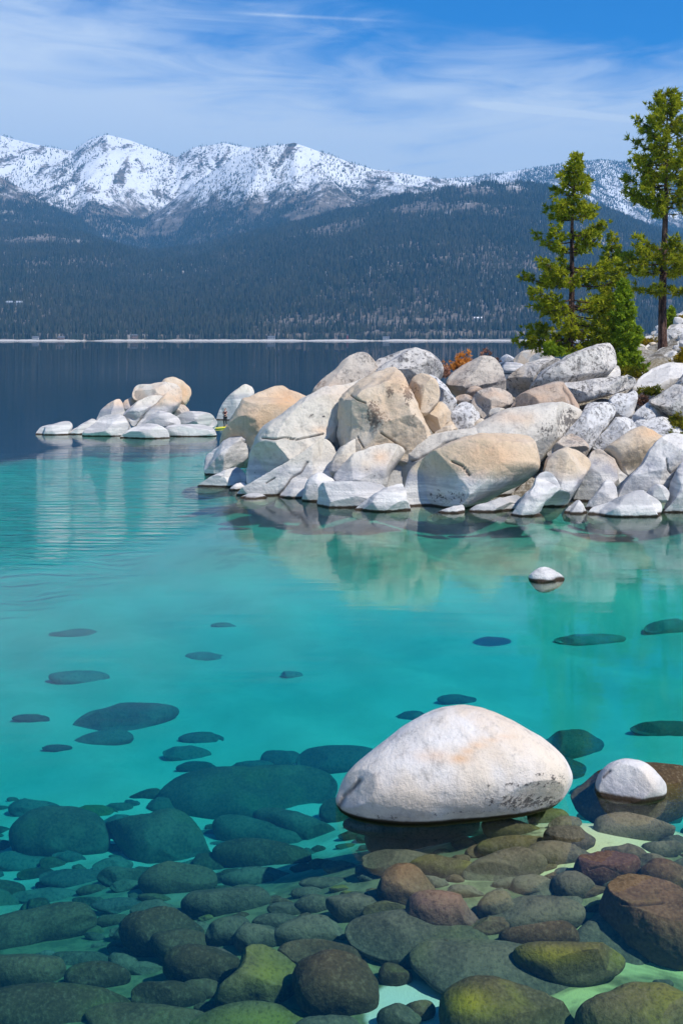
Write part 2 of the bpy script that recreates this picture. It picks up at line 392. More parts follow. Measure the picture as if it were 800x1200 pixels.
# ------------------------------------------------------------------ mountains and far shore
def ridged(x, y, seed, octs=5):
    rs = np.random.RandomState(seed); out = np.zeros_like(x); amp = 1.0; tot = 0
    for o in range(octs):
        a = np.zeros_like(x)
        for k in range(5):
            th = rs.uniform(0, 2 * math.pi); fr = rs.uniform(0.6, 1.4) * 2**o; ph = rs.uniform(0, 6.28)
            a += np.sin((x * math.cos(th) + y * math.sin(th)) * fr + ph + 1.3 * np.sin((y * math.cos(th) - x * math.sin(th)) * fr * 0.7 + ph * 2))
        out += amp * (1 - np.abs(a / 3.2)); tot += amp; amp *= 0.52
    return out / tot
def ridge_h(px, tab, D):
    tx, ty = zip(*tab); return CH + (HY - np.interp(px, tx, ty)) / F * D
LAY = [  # ridge line in the photograph, its distance, foot distance, profile exponent
 ([(-300, 235), (0, 262), (60, 268), (100, 277), (140, 290), (175, 296), (230, 290), (280, 277), (350, 262), (430, 238), (500, 224), (560, 216), (600, 214), (640, 219), (700, 240), (760, 268), (830, 290), (1100, 330)], 5500, 2990, 0.95),
 ([(-300, 120), (-100, 165), (0, 206), (30, 222), (60, 242), (100, 264), (135, 290), (180, 330), (1100, 360)], 6700, 4200, 1.1),
 ([(-300, 370), (90, 330), (125, 290), (160, 262), (200, 234), (240, 204), (270, 184), (300, 171), (345, 166), (378, 179), (410, 190), (440, 199), (480, 206), (550, 214), (700, 250), (1100, 330)], 7400, 4500, 1.15),
 ([(-300, 140), (-100, 150), (0, 157), (30, 165), (60, 173), (85, 177), (105, 165), (125, 158), (150, 163), (175, 172), (207, 183), (228, 171), (262, 165), (300, 172), (345, 178), (420, 205), (550, 216), (700, 250), (1100, 330)], 8700, 5400, 1.1),
 ([(-300, 330), (430, 235), (500, 210), (560, 207), (620, 199), (660, 192), (705, 187), (745, 190), (780, 200), (830, 216), (1100, 260)], 9300, 5600, 1.15),
]
def hills_z(px, D):
    X = (px - 400) / F * D
    g1 = ridged(X / 620 + 0.35 * np.sin(D / 900), D / 1900, 3, 6) ; g2 = ridged(X / 170, D / 330, 8, 4)
    h = np.zeros_like(D) - 60
    for i, (tab, Dr, D0, ex) in enumerate(LAY):
        top = ridge_h(px, tab, Dr)
        t = (D - D0) / (Dr - D0)
        up = np.clip(t, 0, 1) ** ex
        dn = np.clip(1 - (t - 1) * 1.3, 0, 1)
        k = np.where(t < 1, up, dn)
        nz = (g1 - 0.62) * 620 + (g2 - 0.55) * 150
        fade = np.clip(t, 0, 1) * np.clip((1 - t) * 3.0, 0.06, 1) * (0.42 if i == 0 else 1.0)
        hh = top * k + nz * fade * np.clip(t * 3, 0, 1)
        h = np.maximum(h, np.where(t > 0, hh, -60))
    bh = 3.6 + 2.2 * np.sin(X / 47 + 2 * np.sin(X / 31)) * np.sin(X / 19) + np.where(px > 470, 2.0 * np.abs(np.sin(X / 11 + np.sin(X / 7))), 0)
    beach = np.clip((D - 2955 - 25 * np.sin(X / 130) - 12 * np.sin(X / 41)) / 70, 0, 1) * (bh + 2.0) - 2.0
    return np.where(D < 3060, beach, np.maximum(h, 3.4 + (D - 3060) * 0.035))
nu, nd = 620, 330
us = np.linspace(-330, 1130, nu); Ds = np.concatenate([np.linspace(2930, 3090, 30), np.linspace(3110, 10200, nd - 30)])
U, DD = np.meshgrid(us, Ds); Z = hills_z(U, DD)
V = np.stack([(U - 400) / F * DD, DD, Z], -1).reshape(-1, 3)
ii = np.arange(nd - 1)[:, None] * nu + np.arange(nu - 1)[None, :]
Fq = np.stack([ii, ii + 1, ii + nu + 1, ii + nu], -1).reshape(-1, 4)
def hills_mat():
    t = NT('snowy_hillside')
    n1 = t.noise(0.0016, 6, 0.6); n2 = t.noise(0.012, 6, 0.68); n3 = t.noise(0.05, 3, 0.6)
    ns = t.N.new('ShaderNodeSeparateXYZ'); t.L.new(t.geo.outputs['Normal'], ns.inputs[0])
    soil = t.mix(t.ramp(n2, 0.35, 0.65), (0.07, 0.065, 0.05), (0.24, 0.20, 0.17))
    pale = t.math('MULTIPLY', t.ramp(n1, 0.54, 0.62), t.ramp(n2, 0.44, 0.58))
    soil = t.mix(t.math('MULTIPLY', pale, 0.8), soil, (0.50, 0.47, 0.44))
    alt = t.math('ADD', t.z, t.math('MULTIPLY', t.math('SUBTRACT', n1, 0.5), 420))
    alt = t.math('ADD', alt, t.math('MULTIPLY', t.math('SUBTRACT', n2, 0.5), 620))
    alt = t.math('ADD', alt, t.math('MULTIPLY', t.math('SUBTRACT', n3, 0.5), 220))
    snow = t.ramp(alt, 800, 980)
    gul = t.noise(1.0, 7, 0.68, sc3=(0.007, 0.0022, 0.0022), dist=0.8)
    steep = t.math('MULTIPLY', t.ramp(t.math('ADD', ns.outputs[2], t.math('MULTIPLY', t.math('SUBTRACT', n3, 0.5), 0.7)), 0.48, 0.64), t.ramp(t.math('ADD', gul, t.math('MULTIPLY', t.math('SUBTRACT', n3, 0.5), 0.35)), 0.60, 0.52))
    snow = t.math('MULTIPLY', snow, steep)
    c = t.mix(snow, soil, (0.86, 0.88, 0.90))
    beach = t.ramp(t.math('ADD', t.z, t.math('MULTIPLY', t.math('SUBTRACT', n3, 0.5), 3)), 3.9, 4.5, 1.0, 0.0)
    c = t.mix(beach, c, (0.62, 0.58, 0.52))
    t.principled(c, 0.9, t.bump(t.math('ADD', n2, t.math('MULTIPLY', n3, 0.3)), 0.5, 25.0), 0.1)
    return t.m
hills = mesh_obj('mountains', V, Fq, hills_mat()); tag(hills, kind='structure')

# conifers of the far slopes: nobody could count them
rng = np.random.RandomState(4)
def far_forest():
    n = 460000
    D = np.sqrt(rng.uniform(3075**2, 9300**2, n)); px = rng.uniform(-120, 920, n)
    z = hills_z(px, D); X = (px - 400) / F * D
    dz = hills_z(px + 3, D) - hills_z(px - 3, D)
    patch = ridged(X / 120, D / 520, 21, 5); patch2 = ridged(X / 420, D / 300, 5, 3)
    dens = np.clip(1.0 - (z - 620) / 420, 0.20, 1.0)
    dens *= np.where(z > 640, np.clip((patch - 0.53) * 5.5, 0.07, 1), np.clip(0.42 + (patch2 - 0.45) * 2.6, 0.07, 1))
    right = np.clip((px - 520) / 120, 0, 1) * (D > 6000)
    dens = np.maximum(dens, right * np.clip((patch - 0.40) * 4.0, 0.15, 0.95))
    dens *= np.clip(6200 / D, 0.55, 1)
    keep = rng.uniform(size=n) < dens
    X, D, z = X[keep], D[keep], z[keep]
    # a fringe right behind the beach
    k = 2600; px2 = rng.uniform(-120, 920, k); D2 = 3040 + rng.uniform(0, 1, k) ** 1.4 * 60
    X = np.concatenate([X, (px2 - 400) / F * D2]); z = np.concatenate([z, hills_z(px2, D2)]); D = np.concatenate([D, D2])
    m = len(X); h = rng.uniform(13, 30, m) * np.where(z > 780, 0.72, 1); r = h * rng.uniform(0.13, 0.2, m); ph = rng.uniform(0, 6.28, m)
    a = ph[:, None] + np.array([0, 2.094, 4.189])[None]
    base = np.stack([X[:, None] + r[:, None] * np.cos(a), D[:, None] + r[:, None] * np.sin(a), np.repeat((z + 1.0)[:, None], 3, 1)], -1)
    tip = np.stack([X, D, z + h], -1)[:, None, :]
    V = np.concatenate([base, tip], 1).reshape(-1, 3)
    b = np.arange(m)[:, None] * 4
    Fc = np.concatenate([b + np.array([0, 1, 3]), b + np.array([1, 2, 3]), b + np.array([2, 0, 3])], 0)
    t = NT('far_conifer_green')
    n = t.noise(0.006, 4, 0.7); n2 = t.noise(0.09, 2, 0.6)
    c = t.mix(t.ramp(n, 0.35, 0.65), (0.030, 0.042, 0.030), (0.058, 0.062, 0.040))
    c = t.mix(t.ramp(n2, 0.45, 0.75), c, (0.085, 0.075, 0.052))
    t.principled(c, 0.9, spec=0.05)
    o = mesh_obj('forest', V, Fc, t.m, smooth=False)
    tag(o, 'dark conifer forest covering the far slopes under the snowy ridges', 'forest', kind='stuff')
    print('forest trees', m)
far_forest()

# ------------------------------------------------------------------ air
hz = NT('air'); pv = hz.N.new('ShaderNodeVolumePrincipled')
pv.inputs['Color'].default_value = (0.17, 0.56, 1.0, 1); pv.inputs['Density'].default_value = 8.0e-5; pv.inputs['Anisotropy'].default_value = 0.0
hz.L.new(pv.outputs[0], hz.out.inputs['Volume'])
def box(name, lo, hi, mat):
    x0, y0, z0 = lo; x1, y1, z1 = hi
    V = [(x0, y0, z0), (x1, y0, z0), (x1, y1, z0), (x0, y1, z0), (x0, y0, z1), (x1, y0, z1), (x1, y1, z1), (x0, y1, z1)]
    Fc = [(0, 3, 2, 1), (4, 5, 6, 7), (0, 1, 5, 4), (1, 2, 6, 5), (2, 3, 7, 6), (3, 0, 4, 7)]
    return mesh_obj(name, V, Fc, mat, smooth=False)
haze = box('haze', (-9000, -400, -64), (9000, 10500, 1800), hz.m); tag(haze, 'thin blue air over the lake', 'haze', kind='stuff')

# ------------------------------------------------------------------ lake
def water_mat():
    t = NT('lake_water')
    dist = t.math('MAXIMUM', t.y, 1.0)
    calm = t.noise(0.05, 3, 0.5, sc3=(1, 0.6, 1), loc=(3.1, 1.7, 0))
    # breeze patch in the left middle distance
    bx = t.math('DIVIDE', t.math('ADD', t.x, 15.5), 11.0); by = t.math('DIVIDE', t.math('SUBTRACT', t.y, 64.0), 25.0)
    rr = t.math('ADD', t.math('MULTIPLY', bx, bx), t.math('MULTIPLY', by, by))
    rr = t.math('ADD', rr, t.math('MULTIPLY', t.math('SUBTRACT', calm, 0.5), 2.2))
    breeze = t.ramp(rr, 0.35, 1.25, 1.0, 0.0)
    w1 = t.noise(1.0, 2, 0.5, sc3=(0.22, 1.7, 1), dist=0.3)
    w2 = t.noise(1.0, 3, 0.55, sc3=(2.0, 5.5, 1))
    w3 = t.noise(0.25, 2, 0.5, sc3=(0.6, 1.6, 1))
    h = t.math('ADD', t.math('MULTIPLY', w1, 0.020), t.math('MULTIPLY', w2, 0.0045))
    h = t.math('ADD', t.math('MULTIPLY', h, t.math('ADD', t.math('MULTIPLY', breeze, 13.0), t.math('ADD', t.ramp(t.y, 20, 60, 0.10, 0.30), t.ramp(t.y, 95, 300, 0.0, 1.6)))), t.math('MULTIPLY', w3, 0.012))
    h = t.math('ADD', h, t.math('MULTIPLY', t.noise(1.0, 4, 0.6, sc3=(3.5, 9, 1)), 0.0009))
    nrm = t.bump(h, 1.0, 1.0)
    fr = t.N.new('ShaderNodeFresnel'); fr.inputs[0].default_value = 1.31; t.L.new(nrm, fr.inputs['Normal'])
    gl = t.N.new('ShaderNodeBsdfGlossy'); gl.inputs['Roughness'].default_value = 0.0; t.L.new(nrm, gl.inputs['Normal'])
    tr = t.N.new('ShaderNodeBsdfTransparent')
    mx = t.N.new('ShaderNodeMixShader'); t.L.new(fr.outputs[0], mx.inputs[0]); t.L.new(tr.outputs[0], mx.inputs[1]); t.L.new(gl.outputs[0], mx.inputs[2])
    t.L.new(mx.outputs[0], t.out.inputs['Surface'])
    ab = t.N.new('ShaderNodeVolumeAbsorption'); ab.inputs[0].default_value = (0.00, 0.838, 0.890, 1); ab.inputs[1].default_value = 0.34
    scat = t.N.new('ShaderNodeVolumeScatter'); scat.inputs[0].default_value = (0.0, 0.42, 0.95, 1); scat.inputs[1].default_value = 0.020
    ad = t.N.new('ShaderNodeAddShader'); t.L.new(ab.outputs[0], ad.inputs[0]); t.L.new(scat.outputs[0], ad.inputs[1])
    t.L.new(ad.outputs[0], t.out.inputs['Volume'])
    return t.m
water = box('lake_water', (-7000, -300, -60), (7000, 3040, 0.0), water_mat()); tag(water, kind='structure')

BD = [-300, 0, 12, 15.5, 20, 24, 30, 40, 54, 75, 90, 100, 112, 130, 160, 250, 3100]
BZ = [-3, -1.0, -0.95, -1.35, -2.1, -2.7, -3.1, -2.8, -2.0, -1.6, -1.7, -2.3, -3.3, -5.2, -9, -40, -50]
def bed_z(x, y):
    x = np.asarray(x, float); y = np.asarray(y, float)
    z = np.interp(y + np.clip((y - 60) / 40, 0, 1) * (7 * np.sin(x / 7.0) + 4 * np.sin(x / 2.9 + 1)), BD, BZ)
    k = np.clip((y - 41) / 9, 0, 1) * np.clip((x + 9 + 1.5 * np.sin(y * 0.4)) / 9, 0, 1) * np.clip((78 - y) / 10, 0, 1)
    z = z * (1 - k) + k * (-1.25 + 0.2 * np.sin(x * 0.8))
    side = np.clip(x / np.maximum(y, 8) * 2.2, -0.9, 0.9)
    z = z * (1 - 0.16 * side * np.clip((70 - y) / 30, 0, 1))
    z = z + 1.45 * np.exp(-(((x - 2.4) / 4.5) ** 2 + ((y - 19.2) / 3.2) ** 2)) + 0.7 * np.exp(-(((x - 5.6) / 2.5) ** 2 + ((y - 21) / 2.5) ** 2))
    z = z + 0.16 * np.sin(x * 0.7 + 1.1 * np.sin(y * 0.35)) * np.sin(y * 0.55 + x * 0.2) * np.clip(y / 30, 0.25, 1) + 0.06 * np.sin(x * 1.9 + y * 1.3)
    return z
yb = np.concatenate([np.linspace(-300, 4, 20), np.linspace(5, 125, 300), np.geomspace(128, 3045, 60)])
sb = np.linspace(-1, 1, 260)
SS, YY = np.meshgrid(sb, yb); XX = SS * (30 + np.abs(YY) * 0.9) ; XX = np.where(np.abs(SS) > 0.985, XX * 5, XX)
V = np.stack([XX, YY, bed_z(XX, YY)], -1).reshape(-1, 3); nb = len(sb)
ii = np.arange(len(yb) - 1)[:, None] * nb + np.arange(nb - 1)[None, :]
def bed_mat():
    t = NT('lake_sand')
    n = t.noise(0.5, 4, 0.6); f = t.noise(25, 3, 0.7); p = t.noise(0.35, 5, 0.62, sc3=(0.8, 1.0, 1), loc=(2.2, 9.1, 0), dist=0.8)
    c = t.mix(t.ramp(n, 0.35, 0.65), (0.60, 0.60, 0.44), (0.70, 0.68, 0.52))
    c = t.mix(t.ramp(t.y, 15, 24, 1.0, 0.0), c, (0.46, 0.50, 0.20))
    c = t.mix(t.math('MULTIPLY', t.ramp(f, 0.5, 0.7), 0.3), c, (0.25, 0.22, 0.15))
    # cobbly, algae-dark ground nearer the bank, clean sand further out
    near = t.ramp(t.math('ADD', t.y, t.math('MULTIPLY', t.math('SUBTRACT', n, 0.5), 10)), 19, 27, 1.0, 0.0)
    dark = t.math('MULTIPLY', near, t.ramp(t.math('SUBTRACT', p, t.math('MULTIPLY', t.ramp(t.x, -4, 5), 0.16)), 0.30, 0.38))
    c = t.mix(t.math('MULTIPLY', dark, 0.85), c, t.mix(t.ramp(t.noise(3.5, 4, 0.6), 0.4, 0.6), (0.07, 0.075, 0.04), (0.17, 0.16, 0.08)))
    c = t.mix(t.ramp(t.z, -5, -12), c, (0.10, 0.13, 0.14))
    nb_ = t.math('ADD', t.z, t.math('MULTIPLY', t.math('SUBTRACT', n, 0.5), 0.9))
    foot = t.math('MULTIPLY', t.ramp(nb_, -2.1, -1.3), t.math('MULTIPLY', t.ramp(t.y, 42, 47), t.ramp(t.x, -12, -7)))
    c = t.mix(t.math('MULTIPLY', foot, 0.8), c, t.mix(t.ramp(t.noise(0.9, 4, 0.6), 0.4, 0.6), (0.13, 0.21, 0.12), (0.24, 0.34, 0.20)))
    qx = t.math('SUBTRACT', t.x, 0.95); qy = t.math('SUBTRACT', t.y, 15.55)
    pool = t.math('ADD', t.math('ADD', t.math('MULTIPLY', qx, qx), t.math('MULTIPLY', t.math('MULTIPLY', qy, qy), 0.8)), t.math('MULTIPLY', t.math('SUBTRACT', p, 0.5), 0.8))
    c = t.mix(t.ramp(pool, 0.35, 0.5, 1.0, 0.0), c, (0.62, 0.62, 0.50))
    rip = t.noise(1.0, 2, 0.5, sc3=(3, 8, 1), dist=0.6)
    t.principled(c, 0.95, t.bump(t.math('ADD', t.math('MULTIPLY', rip, 0.5), f), 0.4, 0.03), 0.0)
    return t.m
bed = mesh_obj('lake_bed', V, np.stack([ii, ii + 1, ii + nb + 1, ii + nb], -1).reshape(-1, 4), bed_mat()); tag(bed, kind='structure')

# ------------------------------------------------------------------ bank that carries the boulder heap and the pines
GU = [180, 235, 300, 400, 500, 600, 640, 680, 720, 760, 800, 900, 1100, 1500]
GD = [50, 55, 62, 70, 80, 92, 110, 135, 170, 230, 300]
GZ = {
 50: [-6] * 14, 55: [-5] * 4 + [-3.4] * 10,
 62: [-4, -4, -2.6, -0.6, 0.6, 0.8, 1.2, 1.6, 2.0, 2.4, 2.8, 3.4, 4, 5],
 70: [-3.2, -3, -1.4, 2.2, 3.2, 3.8, 4.2, 5.0, 5.6, 5.9, 6.3, 7, 8, 9],
 80: [-3, -3, -2.6, 0.6, 2.5, 4.2, 5.4, 6.9, 7.1, 7.1, 7.4, 8.5, 10, 11],
 92: [-3, -3, -3, -3, -2, -2, 1.5, 6.3, 7.2, 7.4, 8.4, 11, 13, 14],
 110: [-5] * 5 + [-5, -4, 1.0, 6.6, 8.0, 10.0, 14, 17, 18],
 135: [-8] * 6 + [-7, -4, 4.0, 8.0, 11.6, 17, 21, 22],
 170: [-15] * 6 + [-12, -8, 0, 6, 11, 18, 24, 26],
 230: [-25] * 8 + [-12, -2, 4, 12, 20, 24], 300: [-40] * 9 + [-30, -20, -8, 0, 4]}
def bank_z(u, D):
    u = np.asarray(u, float); D = np.asarray(D, float)
    rows = np.array([np.interp(u, GU, GZ[d]) for d in GD])
    k = np.clip(np.searchsorted(GD, D) - 1, 0, len(GD) - 2); g = np.array(GD, float)
    f = (D - g[k]) / (g[k + 1] - g[k])
    idx = np.indices(u.shape) if u.ndim else ()
    a = np.take_along_axis(rows, k[None], 0)[0] if u.ndim else rows[k]
    b = np.take_along_axis(rows, (k + 1)[None], 0)[0] if u.ndim else rows[k + 1]
    X = (u - 400) / F * D
    return a * (1 - f) + b * f + 0.22 * np.sin(X * 0.9 + D * 0.5) + 0.15 * np.sin(X * 2.3 - D * 1.7)
us2 = np.linspace(185, 1480, 300); ds2 = np.linspace(50.5, 299, 260)
UU, D2 = np.meshgrid(us2, ds2); ZZ = bank_z(UU, D2)
V = np.stack([(UU - 400) / F * D2, D2, ZZ], -1).reshape(-1, 3)
ii = np.arange(len(ds2) - 1)[:, None] * 300 + np.arange(299)[None, :]
def bank_mat():
    t = NT('granite_gravel_bank')
    n = t.noise(0.7, 5, 0.65); f = t.noise(6, 4, 0.7); b = t.noise(0.18, 3, 0.5)
    c = t.mix(t.ramp(f, 0.35, 0.65), (0.20, 0.17, 0.13), (0.50, 0.47, 0.42))
    c = t.mix(t.math('MULTIPLY', t.ramp(n, 0.5, 0.62), 0.7), c, (0.11, 0.09, 0.06))
    c = t.mix(t.math('MULTIPLY', t.ramp(b, 0.52, 0.62), 0.5), c, (0.30, 0.24, 0.12))
    c = t.mix(t.ramp(t.z, -0.6, 0.1, 1.0, 0.0), c, t.mix(t.ramp(n, 0.4, 0.6), (0.30, 0.28, 0.19), (0.55, 0.51, 0.38)))
    t.principled(c, 0.95, t.bump(t.math('ADD', f, n), 0.8, 0.3), 0.1); return t.m
bank = mesh_obj('bank', V, np.stack([ii, ii + 1, ii + 300, ii + 301], -1)[..., [0, 1, 3, 2]].reshape(-1, 4), bank_mat()); tag(bank, kind='structure')

# ------------------------------------------------------------------ the boulder heap (outline in photo pixels, distance in metres)
R = rock
# front row at the waterline
R([(372,577),(374,569),(385,566),(420,566),(445,568),(453,573),(452,585),(442,597),(420,604),(390,604),(372,600)], 56.3, 'white', 'low pale block with a dark shaded left end lying in the water', T=1.1, lean=22, cuts=[(374,590,0.0,(-1,-0.75,0.15))], e=0.62, facets=2)
R([(413,600),(420,592),(436,582),(455,573),(471,567),(476,582),(481,597),(483,606),(450,609),(416,607)], 55.0, 'white', 'pale wedge rock with a pointed top touching the big tan front boulder', T=0.8, lean=32, e=0.7, facets=2)
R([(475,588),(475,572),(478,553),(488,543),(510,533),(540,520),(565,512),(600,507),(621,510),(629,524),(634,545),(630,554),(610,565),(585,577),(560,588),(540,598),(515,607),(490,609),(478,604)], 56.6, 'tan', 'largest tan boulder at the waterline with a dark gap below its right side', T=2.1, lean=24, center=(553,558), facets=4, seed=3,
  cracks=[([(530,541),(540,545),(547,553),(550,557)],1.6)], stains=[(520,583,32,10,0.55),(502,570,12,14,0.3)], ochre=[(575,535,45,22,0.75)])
R([(500,606),(512,601),(526,597),(541,592),(544,603),(541,611),(505,612)], 54.2, 'white', 'thin pale rock wedge under the middle of the largest tan boulder', T=0.5, lean=35, facets=1)
R([(545,603),(553,595),(566,591),(584,585),(602,580),(612,584),(606,594),(592,602),(576,609),(550,611)], 54.8, 'white', 'pale elongated tongue of rock sloping out from the dark gap', T=0.6, lean=30, facets=1)
R([(592,612),(600,600),(612,583),(623,572),(629,558),(640,553),(650,560),(656,572),(648,580),(638,590),(631,600),(618,613)], 53.8, 'white', 'smooth white leaning rock with a rounded head and a narrow foot', T=0.8, lean=24, facets=2)
R([(620,612),(624,603),(629,600),(635,604),(637,612)], 53.2, 'white', 'tiny white rock at the foot of the leaning rock', T=0.25, lean=30, facets=1)
R([(632,598),(630,575),(634,552),(641,537),(656,529),(674,528),(688,535),(692,546),(684,560),(673,578),(662,594),(652,606),(638,610)], 56.8, 'pale', 'tall smooth pale boulder rounded at the top, right of the white leaning rock', T=1.5, lean=26, facets=3, seed=5)
R([(659,604),(662,597),(670,591),(677,586),(683,593),(688,602),(686,611),(662,611)], 54.0, 'white', 'small white pyramid rock standing in the water', T=0.4, lean=26, facets=2, e=0.9)
R([(684,600),(690,589),(700,574),(706,565),(712,562),(719,567),(722,580),(723,598),(716,608),(690,609)], 55.6, 'white', 'white stepped rock with a small knob on top', T=0.8, lean=26, facets=2)
R([(686,606),(690,596),(700,592),(722,589),(744,580),(766,583),(775,592),(774,604),(772,614),(730,617),(692,614)], 53.6, 'white', 'broad low white slab at the waterline below the curved boulder', T=0.9, lean=40, e=0.65, facets=2)
R([(756,578),(762,571),(770,567),(779,570),(784,579),(781,588),(768,587),(760,583)], 54.4, 'white', 'small rounded white cap of rock beside the curved boulder', T=0.5, lean=26, facets=1)
R([(770,612),(774,602),(782,586),(786,566),(792,549),(800,540),(820,536),(840,548),(846,580),(840,608),(806,616)], 55.0, 'white', 'pale boulder cut by the right edge of the view at the waterline', T=1.4, lean=24, facets=3)
R([(720,600),(722,588),(728,572),(740,556),(752,540),(766,522),(778,512),(792,510),(808,517),(812,530),(800,545),(790,562),(780,578),(768,592),(748,602)], 56.8, 'white', 'tall curved white boulder leaning to the right with a round chip in its face', T=1.5, lean=26, facets=3,
  cracks=[([(780,538),(781,549),(786,555),(793,549)],1.3)], stains=[(748,566,8,14,0.3)])
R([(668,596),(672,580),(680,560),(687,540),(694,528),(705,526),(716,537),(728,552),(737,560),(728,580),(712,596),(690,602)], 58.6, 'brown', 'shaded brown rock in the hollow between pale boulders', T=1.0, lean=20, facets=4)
# second row
R([(394,568),(392,560),(398,552),(410,540),(428,530),(450,522),(468,523),(474,529),(464,542),(454,558),(453,574),(440,582),(405,580)], 59.6, 'pale', 'dome shaped boulder with grey lower face above the low pale block', T=1.5, lean=28, facets=3, seed=2, stains=[(440,556,20,14,0.35)], ochre=[(447,536,10,9,0.5)])
R([(386,548),(390,538),(398,526),(408,517),(420,514),(427,522),(430,534),(418,542),(406,549),(398,556),(388,556)], 60.6, 'pale', 'small cream rock wedged below the split tan boulder', T=0.8, lean=28, facets=3)
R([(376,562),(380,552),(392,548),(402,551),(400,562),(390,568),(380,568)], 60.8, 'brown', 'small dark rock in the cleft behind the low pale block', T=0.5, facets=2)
R([(354,588),(357,570),(364,559),(376,553),(388,559),(394,569),(396,584),(388,592),(360,593)], 58.4, 'white', 'small white hump at the waterline left of the low pale block', T=0.8, lean=30, facets=2)
R([(452,600),(452,578),(455,558),(464,540),(482,525),(512,511),(545,504),(570,491),(600,481),(640,475),(668,473),(682,478),(686,487),(676,500),(655,518),(630,545),(600,575),(560,600),(500,612)], 61.0, 'pale', 'very long pale slab rising to a dark streaked right end', T=2.0, lean=30, facets=2, center=(560,545), seed=6,
  stains=[(665,495,17,18,0.75),(640,505,14,14,0.55),(650,482,6,8,0.4)], ochre=[(600,489,26,8,0.45)], cracks=[([(484,541),(500,533),(520,520),(545,513)],1.6)])
R([(640,533),(647,524),(655,516),(662,510),(671,508),(680,514),(689,525),(685,534),(668,536),(650,537)], 60.8, 'brown', 'brown speckled wedge beneath the leaning speckled slab', T=0.7, facets=3)
R([(645,530),(658,512),(672,498),(682,484),(688,476),(702,475),(715,476),(720,482),(717,490),(708,503),(699,514),(690,528),(680,540),(660,545)], 62.4, 'speck', 'speckled pale slab leaning to the right with a dark slot beside it', T=1.0, lean=32, facets=4)
R([(694,526),(700,515),(707,507),(714,497),(722,490),(734,489),(742,494),(745,503),(738,515),(722,524),(708,532)], 62.6, 'speck', 'speckled squarish rock between the leaning slab and the cream boulder', T=0.9, lean=32, facets=4)
R([(706,530),(714,523),(726,515),(740,506),(755,500),(766,500),(778,508),(782,516),(772,524),(762,534),(752,545),(744,554),(737,560),(728,552),(716,540)], 59.8, 'tan', 'cream four sided boulder with its point downwards', T=1.2, lean=30, facets=3, e=0.7, ochre=[(762,507,13,6,0.9)])
R([(738,500),(746,494),(757,494),(770,492),(781,491),(790,498),(799,507),(806,516),(792,524),(770,520),(752,510)], 63.2, 'speck', 'low speckled slab behind the curved white boulder', T=0.9, lean=40, facets=3)
R([(735,498),(740,489),(747,481),(758,474),(768,476),(777,484),(783,491),(776,497),(760,501),(744,503)], 64.6, 'speck', 'speckled triangular rock below the brown shrub', T=0.8, lean=32, facets=4)
R([(711,472),(715,466),(722,463),(731,464),(742,459),(746,466),(744,478),(739,488),(730,491),(720,486),(713,479)], 65.2, 'speck', 'lumpy pale rock beneath the end of the flat grey slab', T=0.7, lean=30, facets=4)
R([(760,471),(768,464),(778,458),(789,452),(798,459),(808,474),(814,492),(802,498),(790,492),(776,482)], 64.4, 'grey', 'dark grey cube of rock with a lichened face near the right edge', T=1.3, lean=18, e=0.6, facets=3)
R([(788,454),(796,442),(808,434),(830,438),(850,455),(845,478),(815,480),(800,465)], 66.2, 'grey', 'dark purple grey boulder cut by the right edge above the grey cube', T=1.4, lean=18, facets=4)
R([(738,470),(744,450),(752,440),(764,432),(784,425),(806,426),(824,436),(812,450),(790,458),(770,468),(752,480)], 68.2, 'white', 'big pale smooth slab sloping below the tall pine', T=1.2, lean=48, facets=3)
R([(590,486),(597,478),(604,468),(616,462),(632,457),(652,452),(664,454),(672,463),(679,478),(670,490),(640,496),(608,494)], 64.0, 'brown', 'tan brown hump with a ribbed right end below the lichened boulder', T=1.2, lean=34, facets=4, cracks=[([(660,456),(668,466),(672,478)],1.8)], ochre=[(625,465,22,7,0.35)])
R([(650,455),(660,449),(676,447),(700,443),(722,441),(740,441),(746,446),(742,453),(724,461),(700,467),(680,472),(662,470)], 66.6, 'grey', 'long flat grey slab lying with a black gap underneath', T=0.9, lean=8, e=0.6, facets=3, back=2.0, amp=0.06)
R([(622,458),(626,448),(634,436),(648,427),(662,418),(677,410),(697,404),(714,404),(720,412),(723,426),(716,436),(700,444),(676,452),(648,460)], 69.2, 'grey', 'large lichen spotted boulder in front of the nearer pine', T=1.9, lean=30, facets=5, seed=2)
R([(696,446),(708,438),(722,427),(727,434),(724,446),(710,450)], 69.8, 'white', 'thin pale edge of rock below the lichen spotted boulder', T=0.5, facets=1)
R([(590,456),(593,446),(602,438),(614,430),(632,421),(648,419),(658,425),(648,440),(634,456),(618,470),(600,468)], 71.4, 'grey', 'dark grey boulder sloping down to the distant water', T=1.4, lean=24, facets=4)
R([(552,474),(556,465),(566,460),(580,457),(592,458),(599,465),(600,476),(588,482),(576,490),(568,494),(560,486)], 64.6, 'brown', 'tan block with a bright flat top beside the round brown boulder', T=0.9, lean=36, e=0.68, facets=3, ochre=[(580,463,14,5,0.3)])
R([(572,486),(575,480),(584,479),(592,481),(590,488),(578,492)], 63.6, 'pale', 'small pale rock below the tan block', T=0.4, facets=2)
R([(526,488),(532,478),(542,470),(551,474),(558,480),(564,489),(556,500),(546,506),(538,508),(530,498)], 63.4, 'speck', 'white speckled rock split from its neighbours by dark joints', T=0.8, facets=5, e=0.7)
R([(508,509),(516,502),(528,493),(533,500),(537,506),(528,512),(514,514)], 62.8, 'pale', 'small cream rock at the edge of the long slab', T=0.5, facets=2)
R([(550,508),(554,498),(562,491),(570,494),(572,503),(562,510)], 62.9, 'pale', 'little white stone between speckled rock and long slab', T=0.4, facets=2)
